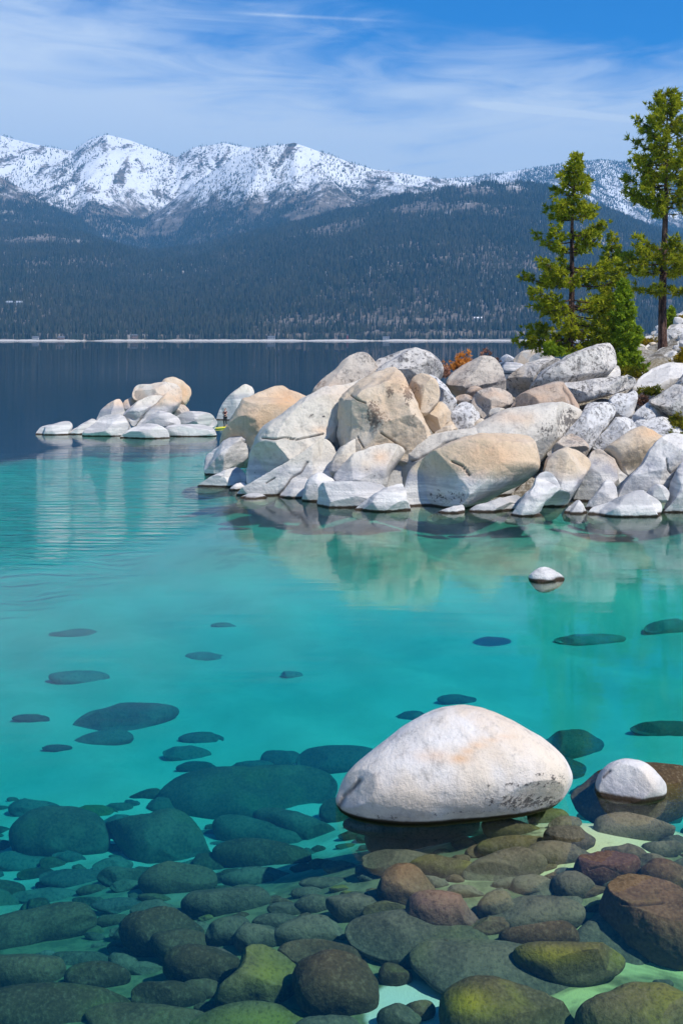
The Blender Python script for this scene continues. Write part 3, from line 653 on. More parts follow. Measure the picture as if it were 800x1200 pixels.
R([(495,487),(503,480),(514,472),(522,476),(529,486),(530,493),(520,500),(510,507),(503,500)], 63.2, 'tan', 'cream cube of rock right of the split tan boulder', T=0.8, e=0.66, facets=3)
R([(480,452),(484,444),(492,440),(503,441),(510,448),(515,458),(514,470),(508,478),(498,486),(490,483),(486,470),(482,460)], 62.8, 'tan', 'rounded boulder with black lichen perched beside the split boulder', T=1.0, facets=3, stains=[(487,456,4,8,0.5),(500,470,12,8,0.35)])
R([(500,440),(512,443),(520,450),(528,461),(536,470),(532,480),(524,484),(514,474),(506,460)], 65.0, 'speck', 'pale speckled rock behind the rounded perched boulder', T=0.8, facets=4)
R([(533,470),(534,464),(545,462),(556,465),(556,471),(546,475),(538,474)], 65.2, 'brown', 'small flat brown stone in the middle of the heap', T=0.4, facets=2)
R([(546,462),(549,455),(558,452),(566,457),(566,463),(556,466)], 66.4, 'brown', 'small brown stone leaning on the round brown boulder', T=0.4, facets=2)
R([(522,452),(524,444),(531,436),(546,426),(564,420),(578,421),(585,431),(590,442),(593,458),(580,462),(560,464),(540,466),(529,458)], 68.6, 'brown', 'round brown boulder in front of the orange willow bush', T=1.6, lean=24, facets=4, seed=4)
# the big boulders of the left half
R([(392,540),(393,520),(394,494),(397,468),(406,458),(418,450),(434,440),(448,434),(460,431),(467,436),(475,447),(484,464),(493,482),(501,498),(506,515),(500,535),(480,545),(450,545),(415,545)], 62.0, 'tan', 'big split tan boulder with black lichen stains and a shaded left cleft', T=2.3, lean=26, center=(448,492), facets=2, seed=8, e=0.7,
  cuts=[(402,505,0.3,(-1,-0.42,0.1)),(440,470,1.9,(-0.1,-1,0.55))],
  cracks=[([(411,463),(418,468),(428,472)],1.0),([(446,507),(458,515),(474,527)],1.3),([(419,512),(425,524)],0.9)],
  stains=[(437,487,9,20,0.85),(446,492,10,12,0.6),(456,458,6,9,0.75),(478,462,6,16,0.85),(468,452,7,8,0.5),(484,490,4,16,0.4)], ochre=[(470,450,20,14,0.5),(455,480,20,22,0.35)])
R([(287,566),(288,545),(295,520),(306,506),(324,494),(345,480),(363,470),(382,462),(405,452),(432,440),(445,445),(440,470),(425,500),(408,530),(380,560),(340,575),(300,582)], 63.6, 'pale', 'biggest pale boulder of the heap with a fine crack across its face', T=2.7, lean=28, center=(358,520), facets=3, seed=11,
  cracks=[([(307,513),(322,514),(336,513),(350,515),(366,511),(378,508)],1.1),([(385,516),(391,522),(393,532)],1.1)], stains=[(365,487,2.2,1.6,1.2),(379,488,2,1.4,1.1),(300,556,12,22,0.25)], ochre=[(380,504,16,5,0.5),(400,462,26,10,0.25)])
R([(275,583),(284,577),(300,566),(318,556),(332,548),(348,538),(362,529),(374,520),(386,516),(393,528),(393,545),(385,556),(370,565),(350,578),(330,586),(310,591),(284,591)], 60.6, 'pale', 'long split slab under the dark diagonal crack of the biggest boulder', T=1.1, lean=30, facets=2, center=(335,560), seed=2,
  cracks=[([(325,580),(338,566),(350,554),(361,542)],1.5),([(312,566),(322,560)],1.0)])
R([(322,592),(330,580),(342,566),(354,558),(362,566),(372,578),(380,590),(360,595),(335,596)], 59.6, 'white', 'white foot of rock at the waterline below the long split slab', T=0.7, lean=36, facets=1)
R([(276,590),(280,582),(290,579),(302,578),(312,582),(314,590),(296,595),(280,594)], 58.9, 'white', 'small striped white toe of rock at the left end of the split slab', T=0.4, lean=36, facets=1)
R([(362,476),(365,462),(378,449),(398,433),(412,422),(424,416),(434,419),(441,428),(444,442),(430,452),(405,462),(380,476)], 67.0, 'brown', 'brownish boulder peeking over the biggest pale boulder', T=1.6, lean=30, facets=3, ochre=[(385,455,18,12,0.3)])
R([(436,440),(440,424),(452,418),(470,413),(484,413),(500,417),(512,424),(519,433),(517,443),(505,450),(480,455),(450,452)], 67.6, 'grey', 'flat topped lichened boulder at the very top of the heap', T=1.6, lean=30, facets=4, stains=[(514,437,6,6,0.6)])
R([(256,530),(260,516),(269,503),(278,489),(285,476),(298,465),(315,456),(330,452),(342,456),(354,462),(364,468),(370,485),(360,510),(330,535),(290,545),(262,542)], 71.5, 'tan', 'orange tinted rounded boulder left of the biggest pale boulder', T=2.4, lean=28, center=(312,500), facets=3, seed=7, ochre=[(335,468,18,12,1.0),(275,510,14,16,0.7),(300,490,24,20,0.45)])
R([(254,505),(255,488),(262,474),(270,465),(279,458),(288,452),(295,454),(298,462),(294,468),(288,478),(282,492),(276,505),(262,512)], 116, 'islet', 'upright leaning rock behind the paddler', T=1.8, lean=20, facets=2, seed=3)
R([(240,544),(243,535),(252,528),(262,521),(273,513),(285,508),(293,511),(296,520),(293,532),(284,542),(274,550),(262,561),(244,562),(239,553)], 70.0, 'white', 'striped pale rock with a round dark notched head left of the heap', T=1.4, lean=26, facets=2, cracks=[([(284,516),(288,519),(293,518)],1.3)])
R([(230,573),(242,565),(256,558),(268,550),(280,549),(288,556),(288,568),(274,577),(250,580),(232,578)], 64.0, 'white', 'low white rock tapering to the left at the waterline', T=0.8, lean=36, facets=1)
R([(268,577),(274,569),(284,565),(290,570),(289,579),(276,582)], 62.2, 'grey', 'small dark rock in the notch left of the biggest boulder', T=0.4, facets=1)

# ------------------------------------------------------------------ the islet of boulders on the left
G = 'islet'
R([(42,510),(46,503),(52,499),(66,497),(80,494),(85,499),(81,508),(78,514),(50,514)], 98, 'white', 'low pale wedge forming the left tip of the rocky islet', T=0.8, lean=30, facets=2, e=0.85)
R([(81,511),(84,504),(90,501),(100,496),(108,492),(114,493),(112,500),(104,507),(98,514),(86,514)], 98.5, 'white', 'pale sloping rock second from the left tip of the islet', T=0.8, lean=30, facets=1)
R([(97,512),(103,504),(112,497),(118,490),(130,487),(146,489),(152,497),(154,507),(148,516),(110,516)], 97, 'white', 'broad white rock at the waterline of the islet under a pointed one', T=1.4, lean=30, facets=2, cracks=[([(148,489),(152,498),(150,505)],1.0)])
R([(113,494),(117,485),(122,479),(131,472),(140,468),(144,471),(146,482),(149,491),(142,498),(125,498)], 99.5, G, 'pointed grey pale rock on the left part of the islet', T=1.0, lean=24, facets=3)
R([(143,480),(147,471),(152,466),(158,465),(162,470),(158,478),(150,484)], 101, G, 'small rounded rock behind the slanted slab of the islet', T=0.7, facets=2)
R([(144,486),(152,477),(164,468),(176,465),(190,464),(193,467),(186,474),(176,483),(165,491),(157,500),(150,494)], 98.6, G, 'slanted cream slab with a dark crack along its lower edge', T=0.9, lean=30, facets=2)
R([(155,466),(156,457),(162,451),(175,450),(190,448),(205,449),(213,456),(211,465),(198,470),(180,472),(164,472)], 100.5, G, 'flat topped cream block crowning the islet', T=1.2, lean=22, facets=3, e=0.65)
R([(156,502),(164,494),(176,485),(186,476),(195,466),(205,457),(213,455),(214,465),(209,474),(202,480),(195,487),(180,496),(165,504)], 99.2, G, 'long cream boulder reaching diagonally down from the top of the islet', T=1.2, lean=30, facets=2)
R([(188,454),(193,447),(204,444),(214,447),(222,452),(224,460),(221,468),(216,474),(206,474),(196,468),(189,462)], 102.0, 'tan', 'tan brown cap stone at the right top of the islet', T=1.3, facets=4, ochre=[(215,460,9,10,0.8)])
R([(196,488),(200,478),(208,473),(216,475),(222,482),(221,491),(210,494)], 101, 'brown', 'brown shaded rock low behind the diagonal boulder', T=0.9, facets=3)
R([(160,500),(166,491),(176,486),(190,484),(204,487),(212,493),(211,500),(198,504),(175,505)], 97.6, 'white', 'smooth pale hump in the middle of the islet', T=0.9, lean=32, facets=2)
R([(204,492),(212,487),(228,485),(246,487),(255,493),(256,499),(246,504),(220,505),(206,501)], 99.5, 'white', 'long white whaleback at the right end of the islet', T=1.2, lean=32, facets=2)
R([(190,507),(198,501),(215,498),(235,497),(248,501),(253,507),(250,514),(215,517),(194,514)], 96.5, 'white', 'low white waterline slab at the right front of the islet', T=1.0, lean=34, facets=2)
R([(140,514),(147,506),(157,500),(170,497),(184,499),(196,504),(199,511),(196,518),(165,521),(144,519)], 94.6, 'white', 'rounded white rock nearest the viewer at the foot of the islet', T=1.1, lean=34, facets=1)

# ------------------------------------------------------------------ distant bank rocks seen between bush and pines
for outline, D, mat, lab in [
 ([(600,424),(608,415),(622,410),(634,410),(640,416),(638,426),(612,430)], 290, 'pale', 'pale peaked rock on the far point beyond the heap'),
 ([(618,428),(624,417),(634,413),(646,414),(648,428),(632,432)], 250, 'pale', 'pale twin rock right of the peaked one on the far point'),
 ([(583,427),(587,419),(595,416),(602,419),(604,427),(592,430)], 300, 'speck', 'small bluish rock at the left end of the far point'),
 ([(585,436),(590,428),(600,425),(612,427),(618,434),(604,440),(588,440)], 270, 'white', 'low white slab in the water before the far point'),
 ([(608,440),(612,432),(622,428),(634,430),(640,440),(624,446)], 240, 'white', 'pale rounded slab in the water right of the low white slab')]:
    R(outline, D, mat, lab, T=3.0, lean=30, facets=4)

# ------------------------------------------------------------------ foreground boulders standing out of the clear water
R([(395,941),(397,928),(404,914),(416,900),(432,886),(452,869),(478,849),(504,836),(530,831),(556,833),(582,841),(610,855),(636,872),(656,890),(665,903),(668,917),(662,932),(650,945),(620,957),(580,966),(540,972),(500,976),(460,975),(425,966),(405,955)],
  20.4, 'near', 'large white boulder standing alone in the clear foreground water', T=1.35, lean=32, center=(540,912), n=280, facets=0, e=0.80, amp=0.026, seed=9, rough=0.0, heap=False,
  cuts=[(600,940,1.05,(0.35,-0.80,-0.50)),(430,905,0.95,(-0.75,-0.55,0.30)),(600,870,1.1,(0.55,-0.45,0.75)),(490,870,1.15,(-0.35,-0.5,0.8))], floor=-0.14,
  cracks=[([(398,946),(405,933),(413,923),(420,913)],3.0)], stains=[(615,940,58,10,0.66),(650,916,18,10,0.55),(600,920,52,4,0.52),(620,908,30,3,0.45),(545,952,60,5,0.45),(440,958,50,5,0.42)], ochre=[(505,886,24,8,0.5),(538,889,14,6,0.8),(548,880,9,5,0.7),(560,873,12,4,0.6),(576,867,12,3,0.5),(592,863,12,3,0.4)], back=1.3)  # dark stains that also paint in the shade of the lower right overhang
dome = R([(697,932),(699,916),(705,903),(716,894),(735,891),(754,897),(769,911),(777,926),(772,940),(742,951),(712,946)], 20.9, 'near', 'small white dome of rock with a brown drowned skirt beside the large one', T=0.62, lean=34, center=(736,924), facets=1, e=0.8, amp=0.03, seed=4, rough=0.2, heap=False, floor=-0.10, cracks=[([(708,912),(712,908),(716,905)],2.4)])
R([(668,936),(680,920),(700,910),(740,904),(790,904),(818,912),(822,936),(792,954),(745,968),(700,960)], 21.4, 'ub', None, T=0.5, lean=66, center=(745,936), facets=1, e=0.85, amp=0.03, name='base', parent=dome, heap=False)
R([(619,678),(624,670),(638,665),(652,669),(661,679),(652,690),(632,692)], 39.0, 'pale', 'little white rock alone in the water before the reflected heap', T=0.35, lean=34, facets=2)

# ------------------------------------------------------------------ drowned stones
def surf_D(px, py, dz):            # distance at which the sight line meets the bed plus dz
    D = CH * F / (py - HY)
    for _ in range(12):
        x = (px - 400) / F * D
        D = (CH - (float(bed_z(x, D)) + dz)) * F / (py - HY)
    return D
def blob(cx, cy, w, h, rot=0, seed=0, irr=0.10):
    rs = np.random.RandomState(seed + int(cx * 3) + int(cy * 7)); a2, a3, a4 = rs.uniform(-irr, irr, 3); p2, p3, p4 = rs.uniform(0, 6.28, 3)
    out = []
    for k in range(14):
        t = 2 * math.pi * k / 14; r = 1 + a2 * math.cos(2 * t + p2) + a3 * math.cos(3 * t + p3) + 0.6 * a4 * math.cos(5 * t + p4)
        x, y = math.cos(t) * r * w / 2, math.sin(t) * r * h / 2; c, s_ = math.cos(math.radians(rot)), math.sin(math.radians(rot))
        out.append((cx + x * c - y * s_, cy + x * s_ + y * c))
    return out
def stone(outline, mat, label, group=None, dz=None, lean=66, thick=0.5, e=0.82, facets=2, seed=0, name='stone', **kw):
    P = np.array(outline, float); cx, cy = (P.max(0) + P.min(0)) / 2; w, h = np.ptp(P, axis=0)
    D0 = CH * F / (cy - HY) * 1.15
    T = thick * 0.74 * min(w, h * 1.6) * D0 / F
    if dz is None: dz = T * 0.35
    D = surf_D(cx, cy, dz)
    return rock(outline, D, mat, label, T=T, lean=lean, seed=seed, e=e, facets=facets, group=group, cat='stone', name=name, amp=0.04, rough=0.25, heap=False, **kw)
def e_(cx, cy, w, h, rot=0, seed=0): return blob(cx, cy, w, h, rot, seed)
DS = 'dark stones lying on the pale lake bed further out'
for (o_, lab) in [
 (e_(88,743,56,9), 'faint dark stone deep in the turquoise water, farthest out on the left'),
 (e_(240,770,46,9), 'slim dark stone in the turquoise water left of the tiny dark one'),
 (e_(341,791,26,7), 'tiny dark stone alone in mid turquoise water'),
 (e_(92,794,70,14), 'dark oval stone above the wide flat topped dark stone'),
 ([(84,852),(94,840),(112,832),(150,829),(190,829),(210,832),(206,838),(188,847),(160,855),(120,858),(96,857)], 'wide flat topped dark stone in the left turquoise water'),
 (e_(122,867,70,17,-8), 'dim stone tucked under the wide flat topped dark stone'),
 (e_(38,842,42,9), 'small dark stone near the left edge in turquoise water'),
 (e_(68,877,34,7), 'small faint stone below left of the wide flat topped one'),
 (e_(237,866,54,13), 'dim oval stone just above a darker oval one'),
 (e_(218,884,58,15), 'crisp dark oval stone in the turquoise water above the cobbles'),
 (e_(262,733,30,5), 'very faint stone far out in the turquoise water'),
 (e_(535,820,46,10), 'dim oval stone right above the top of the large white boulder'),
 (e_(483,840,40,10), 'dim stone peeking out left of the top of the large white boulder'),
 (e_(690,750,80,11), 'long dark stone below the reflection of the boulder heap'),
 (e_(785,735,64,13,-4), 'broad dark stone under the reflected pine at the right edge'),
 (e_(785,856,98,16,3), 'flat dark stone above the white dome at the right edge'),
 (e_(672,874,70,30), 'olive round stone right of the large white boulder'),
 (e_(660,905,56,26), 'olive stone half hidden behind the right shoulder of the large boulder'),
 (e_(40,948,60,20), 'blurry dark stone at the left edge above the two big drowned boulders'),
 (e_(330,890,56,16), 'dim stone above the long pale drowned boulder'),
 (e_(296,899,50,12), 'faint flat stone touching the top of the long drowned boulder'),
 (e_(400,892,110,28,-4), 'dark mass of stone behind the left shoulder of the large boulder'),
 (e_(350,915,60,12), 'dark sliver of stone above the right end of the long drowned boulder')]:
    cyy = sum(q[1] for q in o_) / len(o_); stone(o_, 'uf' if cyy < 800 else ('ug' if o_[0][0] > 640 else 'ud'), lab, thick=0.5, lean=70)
big = [
 ([(184,938),(192,926),(215,914),(250,908),(300,906),(350,905),(380,909),(394,920),(388,935),(370,947),(330,957),(280,962),(230,962),(198,953)], 'ug', 'longest pale drowned boulder lying left of the large white one', 0.5, 0),
 ([(12,985),(16,972),(30,963),(55,958),(90,958),(118,966),(128,980),(124,995),(105,1003),(60,1007),(25,1003)], 'ug', 'rounded drowned boulder with a dark overhang near the left edge', 0.6, 0),
 ([(124,968),(135,963),(160,960),(195,959),(218,960),(232,972),(247,996),(240,1006),(212,1014),(178,1017),(158,1008),(144,992),(132,978)], 'ug', 'flat topped trapezoid boulder under the water with a dark left flank', 0.6, 3),
 ([(248,967),(262,960),(285,963),(320,974),(352,984),(378,992),(365,998),(330,998),(290,991),(258,982)], 'ug', 'slender drowned slab pointing down to the right, lower of a pair', 0.5, 0),
 ([(296,956),(312,952),(340,958),(370,968),(396,978),(401,988),(388,993),(362,990),(325,975),(302,966)], 'ug', 'slender drowned slab pointing down to the right, upper of a pair', 0.5, 0),
 ([(375,958),(380,945),(400,938),(420,940),(420,955),(400,966),(385,967)], 'ug', 'short pale stone in the shade left of the large white boulder', 0.5, 0),
 (e_(308,1003,108,32,4), 'ub', 'brown backed boulder beneath the pair of slender slabs', 0.6, 1),
 (e_(209,1034,94,32,-3), 'ub', 'shadowy brown boulder below the trapezoid boulder', 0.65, 0),
 (e_(306,1030,86,24), 'ug', 'flat grey stone between two larger drowned stones', 0.5, 0),
 (e_(265,1058,106,32,-3), 'ug', 'long smooth grey stone above the brown cluster', 0.6, 0),
 (e_(340,1067,56,15,3), 'ug', 'thin grey stone right of the long smooth grey stone', 0.5, 0),
 (e_(327,1081,64,16,3), 'ug', 'narrow stone with a dark shadow line, just below another thin one', 0.5, 0),
 (e_(370,1061,48,19), 'ug', 'small grey stone near the brown shadowed boulder', 0.5, 0),
 (e_(384,1035,66,13), 'ug', 'teal flat stone in the greenish gap left of the reflection', 0.4, 0),
 (e_(397,1017,42,13), 'ug', 'teal pebble like stone below the left tip of the large boulder', 0.4, 0),
 (e_(360,1047,40,13), 'ug', 'pale teal stone in the middle of the small cobbles', 0.4, 0),
 (e_(420,1066,72,25,3), 'ug', 'grey green stone with a dark underside left of the copper coloured one', 0.6, 0),
 ([(-30,1112),(-20,1090),(10,1078),(50,1068),(95,1062),(112,1070),(114,1084),(90,1094),(55,1102),(20,1116),(-10,1122)], 'ub', 'large brown slab tapering to the left edge under water', 0.35, 0),
 (e_(30,1139,96,38,-4), 'ub', 'smooth brown boulder at the left edge beside a darker loaf', 0.6, 0),
 (e_(114,1146,80,26,-3), 'ub', 'dark brown loaf shaped stone on the bottom left', 0.65, 0),
 (e_(94,1125,80,17), 'ug', 'pale green stone behind the dark brown loaf', 0.4, 0),
 (e_(148,1133,42,24,20), 'ug', 'round greenish stone right of the dark brown loaf', 0.5, 0),
 (e_(192,1098,104,46,6), 'ub', 'broad pale brown boulder at the back of the brown cluster', 0.6, 2),
 (e_(218,1112,84,33,3), 'ub', 'warm brown boulder leaning on the broad pale brown one', 0.6, 0),
 (e_(236,1136,92,42,3), 'ub', 'dark copper boulder in the middle of the brown cluster', 0.7, 0),
 ([(228,1118),(240,1113),(262,1117),(280,1127),(284,1134),(268,1134),(246,1128)], 'ur', 'thin purple stone resting on the copper boulder', 0.6, 0),
 (e_(196,1169,92,26,0), 'ub', 'copper loaf stone at the bottom of the brown cluster', 0.65, 0),
 (e_(238,1161,54,19), 'ub', 'small copper stone wedged beside the round mossy one', 0.6, 0),
 ([(252,1176),(266,1162),(280,1140),(285,1124),(305,1118),(328,1123),(345,1136),(351,1152),(342,1170),(322,1179),(290,1178),(266,1182)], 'um', 'round yellow green topped boulder in the bottom middle', 0.55, 0),
 (e_(270,1094,56,30), 'ug', 'teal grey stone behind the brown cluster', 0.5, 0),
 (e_(303,1100,56,34), 'ug', 'lumpy stone with a tiny knob beside the teal grey one', 0.5, 0),
 (e_(366,1093,84,34,2), 'ug', 'rounded grey stone above the long arched one', 0.45, 0),
 (e_(376,1121,104,30,4), 'ub', 'long arched stone with a dark shadow line below', 0.45, 0),
 ([(345,1160),(344,1142),(360,1130),(390,1126),(420,1132),(438,1146),(445,1165),(438,1182),(410,1190),(370,1186),(352,1176)], 'ub', 'large dull round boulder right of the yellow green topped one', 0.5, 0),
 (e_(60,1182,190,56,0), 'ub', 'broad dull olive slab filling the bottom left corner', 0.25, 0),
 (e_(170,1196,150,40,0), 'ub', 'brown olive slab at the bottom edge under the copper loaf', 0.25, 0),
 (e_(300,1202,150,48,0), 'um', 'bright moss green slab on the bottom edge in the middle', 0.3, 0),
 (e_(385,1212,90,44,0), 'ug', 'dull green slab on the bottom edge right of the moss green one', 0.3, 0),
 ([(440,1046),(448,1030),(462,1024),(484,1028),(505,1040),(512,1052),(500,1060),(470,1064),(448,1060)], 'ub', 'brown boulder at the lower left end of the boulder reflection', 0.65, 0),
 (e_(515,1075,84,38,6), 'ur', 'copper coloured round stone below the reflection', 0.65, 0),
 (e_(490,1105,170,70,8), 'ug', 'wide brownish bedrock hump under the copper coloured stone', 0.22, 0),
 (e_(515,1123,52,25), 'ub', 'small dark egg shaped stone on the bedrock hump', 0.7, 0),
 (e_(462,1144,38,22), 'ub', 'little round stone on the edge of the blue green pool', 0.6, 0),
 (e_(582,1064,44,28), 'ug', 'dark rounded stone just right of the copper coloured one', 0.6, 0),
 (e_(628,1074,108,42,-2), 'ug', 'smooth teal green boulder in pale green shallows', 0.4, 0),
 (e_(631,1100,100,31,2), 'ub', 'grey brown loaf stone behind the yellow topped boulder', 0.65, 0),
 ([(600,1118),(612,1110),(640,1109),(680,1110),(715,1113),(733,1124),(730,1137),(712,1147),(685,1155),(655,1154),(625,1144),(606,1132)], 'um', 'yellow topped boulder with a dark brown rim and a strong shadow', 0.62, 1),
 ([(516,1185),(522,1168),(540,1158),(566,1157),(600,1167),(640,1178),(668,1192),(680,1215),(640,1240),(560,1240),(522,1215)], 'um', 'big boulder at the bottom edge with a bright yellow left end', 0.5, 1),
 ([(672,1192),(690,1178),(720,1166),(750,1163),(785,1168),(815,1186),(820,1215),(780,1235),(710,1230),(680,1212)], 'um', 'olive boulder in the bottom right corner', 0.5, 0),
 (e_(580,1140,200,80,5), 'ug', 'low green slab of bedrock around the yellow topped boulder', 0.14, 0),
 ([(698,1056),(712,1040),(740,1034),(775,1040),(810,1054),(840,1080),(840,1120),(815,1130),(780,1124),(745,1108),(718,1086),(702,1070)], 'ub', 'huge brown boulder at the right edge with a faint ledge', 0.45, 0),
 (e_(735,1096,90,80,20), 'ug', 'green slab sloping below the huge brown boulder', 0.16, 0),
 (e_(710,1019,78,33,2), 'ur', 'purple brown boulder with a split across it', 0.65, 0),
 (e_(782,1032,76,30,12), 'ub', 'brown stone at the right edge beyond the purple one', 0.6, 0),
 (e_(670,1040,52,24,4), 'ug', 'small grey oval stone below the purple brown boulder', 0.6, 0),
 (e_(626,1040,56,22,8), 'ug', 'teal stone at the tip of the reflection', 0.45, 0),
 (e_(690,1103,40,46,30), 'ug', 'short green stone bordering the pale sand channel', 0.3, 0),
 (e_(776,1153,26,9,8), 'ug', 'tiny fish shaped stone on bare green sand', 0.5, 0),
 (e_(492,1185,36,20), 'ub', 'small dark stone in the blue green pool', 0.6, 0),
 (e_(467,1195,52,26), 'ug', 'grey green stone on the bottom edge of the pool', 0.6, 0),
 (e_(520,962,230,30,-2), 'uf', 'wide flat stone on which the large white boulder rests', 0.5, 0),
 (e_(482,985,112,34,-3), 'uf', 'large olive stone directly under the large white boulder', 0.45, 0),
 (e_(598,972,70,20,4), 'um', 'olive stone under the right half of the large white boulder', 0.5, 0),
 (e_(604,992,90,20,-4), 'um', 'yellowish flat stone in the middle of the reflection', 0.45, 0),
 (e_(475,1013,110,26,4), 'ug', 'pale olive stone in the left half of the reflection', 0.4, 0),
 (e_(525,1018,84,24,4), 'um', 'olive stone in the centre of the reflection', 0.45, 0),
 (e_(592,1018,96,36,-8), 'ug', 'wide pale stone at the right of the reflection', 0.4, 0),
 (e_(650,1002,90,22,2), 'ug', 'long pale stone crossing the right rim of the reflection', 0.45, 0),
 (e_(640,958,50,20), 'um', 'olive stone beside the right foot of the large boulder', 0.5, 0),
 (e_(668,985,60,24,6), 'ug', 'grey stone below the gap between the two white rocks', 0.5, 0),
 (e_(738,972,96,28,3), 'ug', 'blue grey stone in front of the white dome', 0.5, 0),
 (e_(770,958,60,20,3), 'ug', 'dull stone at the front right of the white dome', 0.5, 0),
 (e_(730,1000,56,16,8), 'ug', 'narrow grey stone above the purple brown boulder', 0.5, 0),
 (e_(775,995,50,18,0), 'ug', 'small flat stone right of the narrow grey one', 0.5, 0),
 (e_(30,1010,80,26,0), 'ud', 'dim flat stone near the left edge below the rounded boulder', 0.3, 0),
 (e_(90,1030,90,22,0), 'ud', 'dim teal stone among the blurred cobbles on the left', 0.3, 0),
 (e_(60,1052,90,20,0), 'ud', 'long dim stone above the tapering brown slab', 0.3, 0),
 (e_(150,1062,90,18,0), 'ud', 'dim stone right of the tapering brown slab', 0.3, 0),
]
for k, (o_, mt, lab, th, fac) in enumerate(big):
    kw = {}
    if 'yellow topped boulder with' in lab: kw = dict(ochre=[(640,1120,50,12,0.7)], lean=50)
    if 'bright yellow left end' in lab: kw = dict(ochre=[(545,1175,26,16,1.0)])
    if 'yellow green topped boulder in' in lab: kw = dict(ochre=[(315,1140,24,16,0.5)])
    if 'moss green slab on' in lab: kw = dict(ochre=[(300,1195,50,14,0.45)])
    if 'ledge' in lab: kw = dict(cracks=[([(728,1058),(745,1060),(775,1058)],2.0)])
    if 'split across' in lab: kw = dict(cracks=[([(690,1018),(706,1014),(730,1024),(745,1022)],1.6)])
    lift = 0.22 if th > 0.5 else None
    if 'boulder rests' in lab: kw = dict(dz=0.36)
    stone(o_, mt, lab, thick=th, facets=fac + 1, seed=k, **kw)
# smaller cobbles between the named stones
def cobbles():
    rs = np.random.RandomState(12); placed = [(np.array(o_).mean(0), np.ptp(np.array(o_), axis=0)) for o_, *_ in big]
    n = 0; tries = 0
    while n < 150 and tries < 6000:
        tries += 1
        py = rs.uniform(896, 1195); px = rs.uniform(-20, 820)
        if py > 1100 and rs.uniform() < 0.8: continue
        edge = 952 + 30 * math.sin(px / 60.0) - 0.03 * px
        if py < edge - 30 or (py < edge + 15 and rs.uniform() < 0.5): continue
        if px > 560 and py > 1110 and rs.uniform() < 0.9: continue
        if 436 < px < 525 and py > 1138: continue
        if 380 < px < 680 and py < 960: continue
        w = rs.uniform(18, 62) * (0.7 + (py - 900) / 600); h = w * rs.uniform(0.24, 0.42)
        if any(abs(px - c[0]) < (s_[0] * 0.36) and abs(py - c[1]) < s_[1] * 0.40 for c, s_ in placed): continue
        if sum(abs(px - c[0]) < (s_[0] + w) * 0.36 and abs(py - c[1]) < (s_[1] + h) * 0.36 for c, s_ in placed) > 1: continue
        placed.append((np.array([px, py]), np.array([w, h])))
        mt = rs.choice(['ug', 'ud', 'ub', 'um'], p=[0.5, 0.2, 0.2, 0.1] if py < 1040 else [0.45, 0.05, 0.3, 0.2])
        stone(blob(px, py, w, h, rs.uniform(-10, 10), n, 0.13), mt, 'small rounded cobble lying among larger stones under the clear water', group='small drowned cobbles', thick=rs.uniform(0.35, 0.6), seed=n, name='cobble')
        n += 1
    print('cobbles', n)
cobbles()

# ------------------------------------------------------------------ pines, bushes and rubble on the bank
def leaf_mat(name, a, b, c2, trans=0.35):
    t = NT(name)
    n = t.noise(1.1, 3, 0.6); f = t.noise(9, 2, 0.6)
    c = t.mix(t.ramp(n, 0.35, 0.62), a, b); c = t.mix(t.math('MULTIPLY', t.ramp(f, 0.55, 0.75), 0.8), c, c2)
    d = t.N.new('ShaderNodeBsdfDiffuse'); t.L.new(c, d.inputs[0])
    tl = t.N.new('ShaderNodeBsdfTranslucent'); t.L.new(c, tl.inputs[0])
    m = t.N.new('ShaderNodeMixShader'); m.inputs[0].default_value = trans
    t.L.new(d.outputs[0], m.inputs[1]); t.L.new(tl.outputs[0], m.inputs[2]); t.L.new(m.outputs[0], t.out.inputs[0]); return t.m
NEEDLE = leaf_mat('pine_needles', (0.17, 0.21, 0.014), (0.40, 0.42, 0.028), (0.55, 0.44, 0.035))
NEEDLE2 = leaf_mat('bright_needles', (0.15, 0.24, 0.018), (0.32, 0.42, 0.028), (0.42, 0.44, 0.04))
def bark_mat():
    t = NT('pine_bark'); n = t.noise(5, 5, 0.65, sc3=(1, 1, 0.25)); f = t.noise(14, 3, 0.6, sc3=(1, 1, 0.5))
    c = t.mix(t.ramp(n, 0.38, 0.62), (0.035, 0.022, 0.018), (0.17, 0.10, 0.075))
    t.principled(c, 0.95, t.bump(t.math('ADD', n, f), 1.0, 0.12), 0.1); return t.m
BARK = bark_mat()
def needles(centers, dirs, size, per, rs, wid=0.055):
    C_ = np.repeat(centers, per, 0); Dn = np.repeat(dirs, per, 0); n = len(C_)
    v = rs.normal(size=(n, 3)); v /= np.linalg.norm(v, axis=1)[:, None]
    v = v + Dn * 0.75 + np.array([0, 0, 0.22]); v /= np.linalg.norm(v, axis=1)[:, None]
    L = (np.repeat(size, per) * rs.uniform(0.65, 1.15, n))[:, None]
    sd_ = np.cross(v, rs.normal(size=(n, 3))); sd_ /= np.linalg.norm(sd_, axis=1)[:, None] + 1e-9
    j = rs.normal(size=(n, 3)) * 0.05
    a = C_ + j; w = wid * rs.uniform(0.7, 1.3, n)[:, None]
    V = np.stack([a - sd_ * w, a + sd_ * w, a + v * L], 1).reshape(-1, 3)
    return V, np.arange(3 * n).reshape(-1, 3)
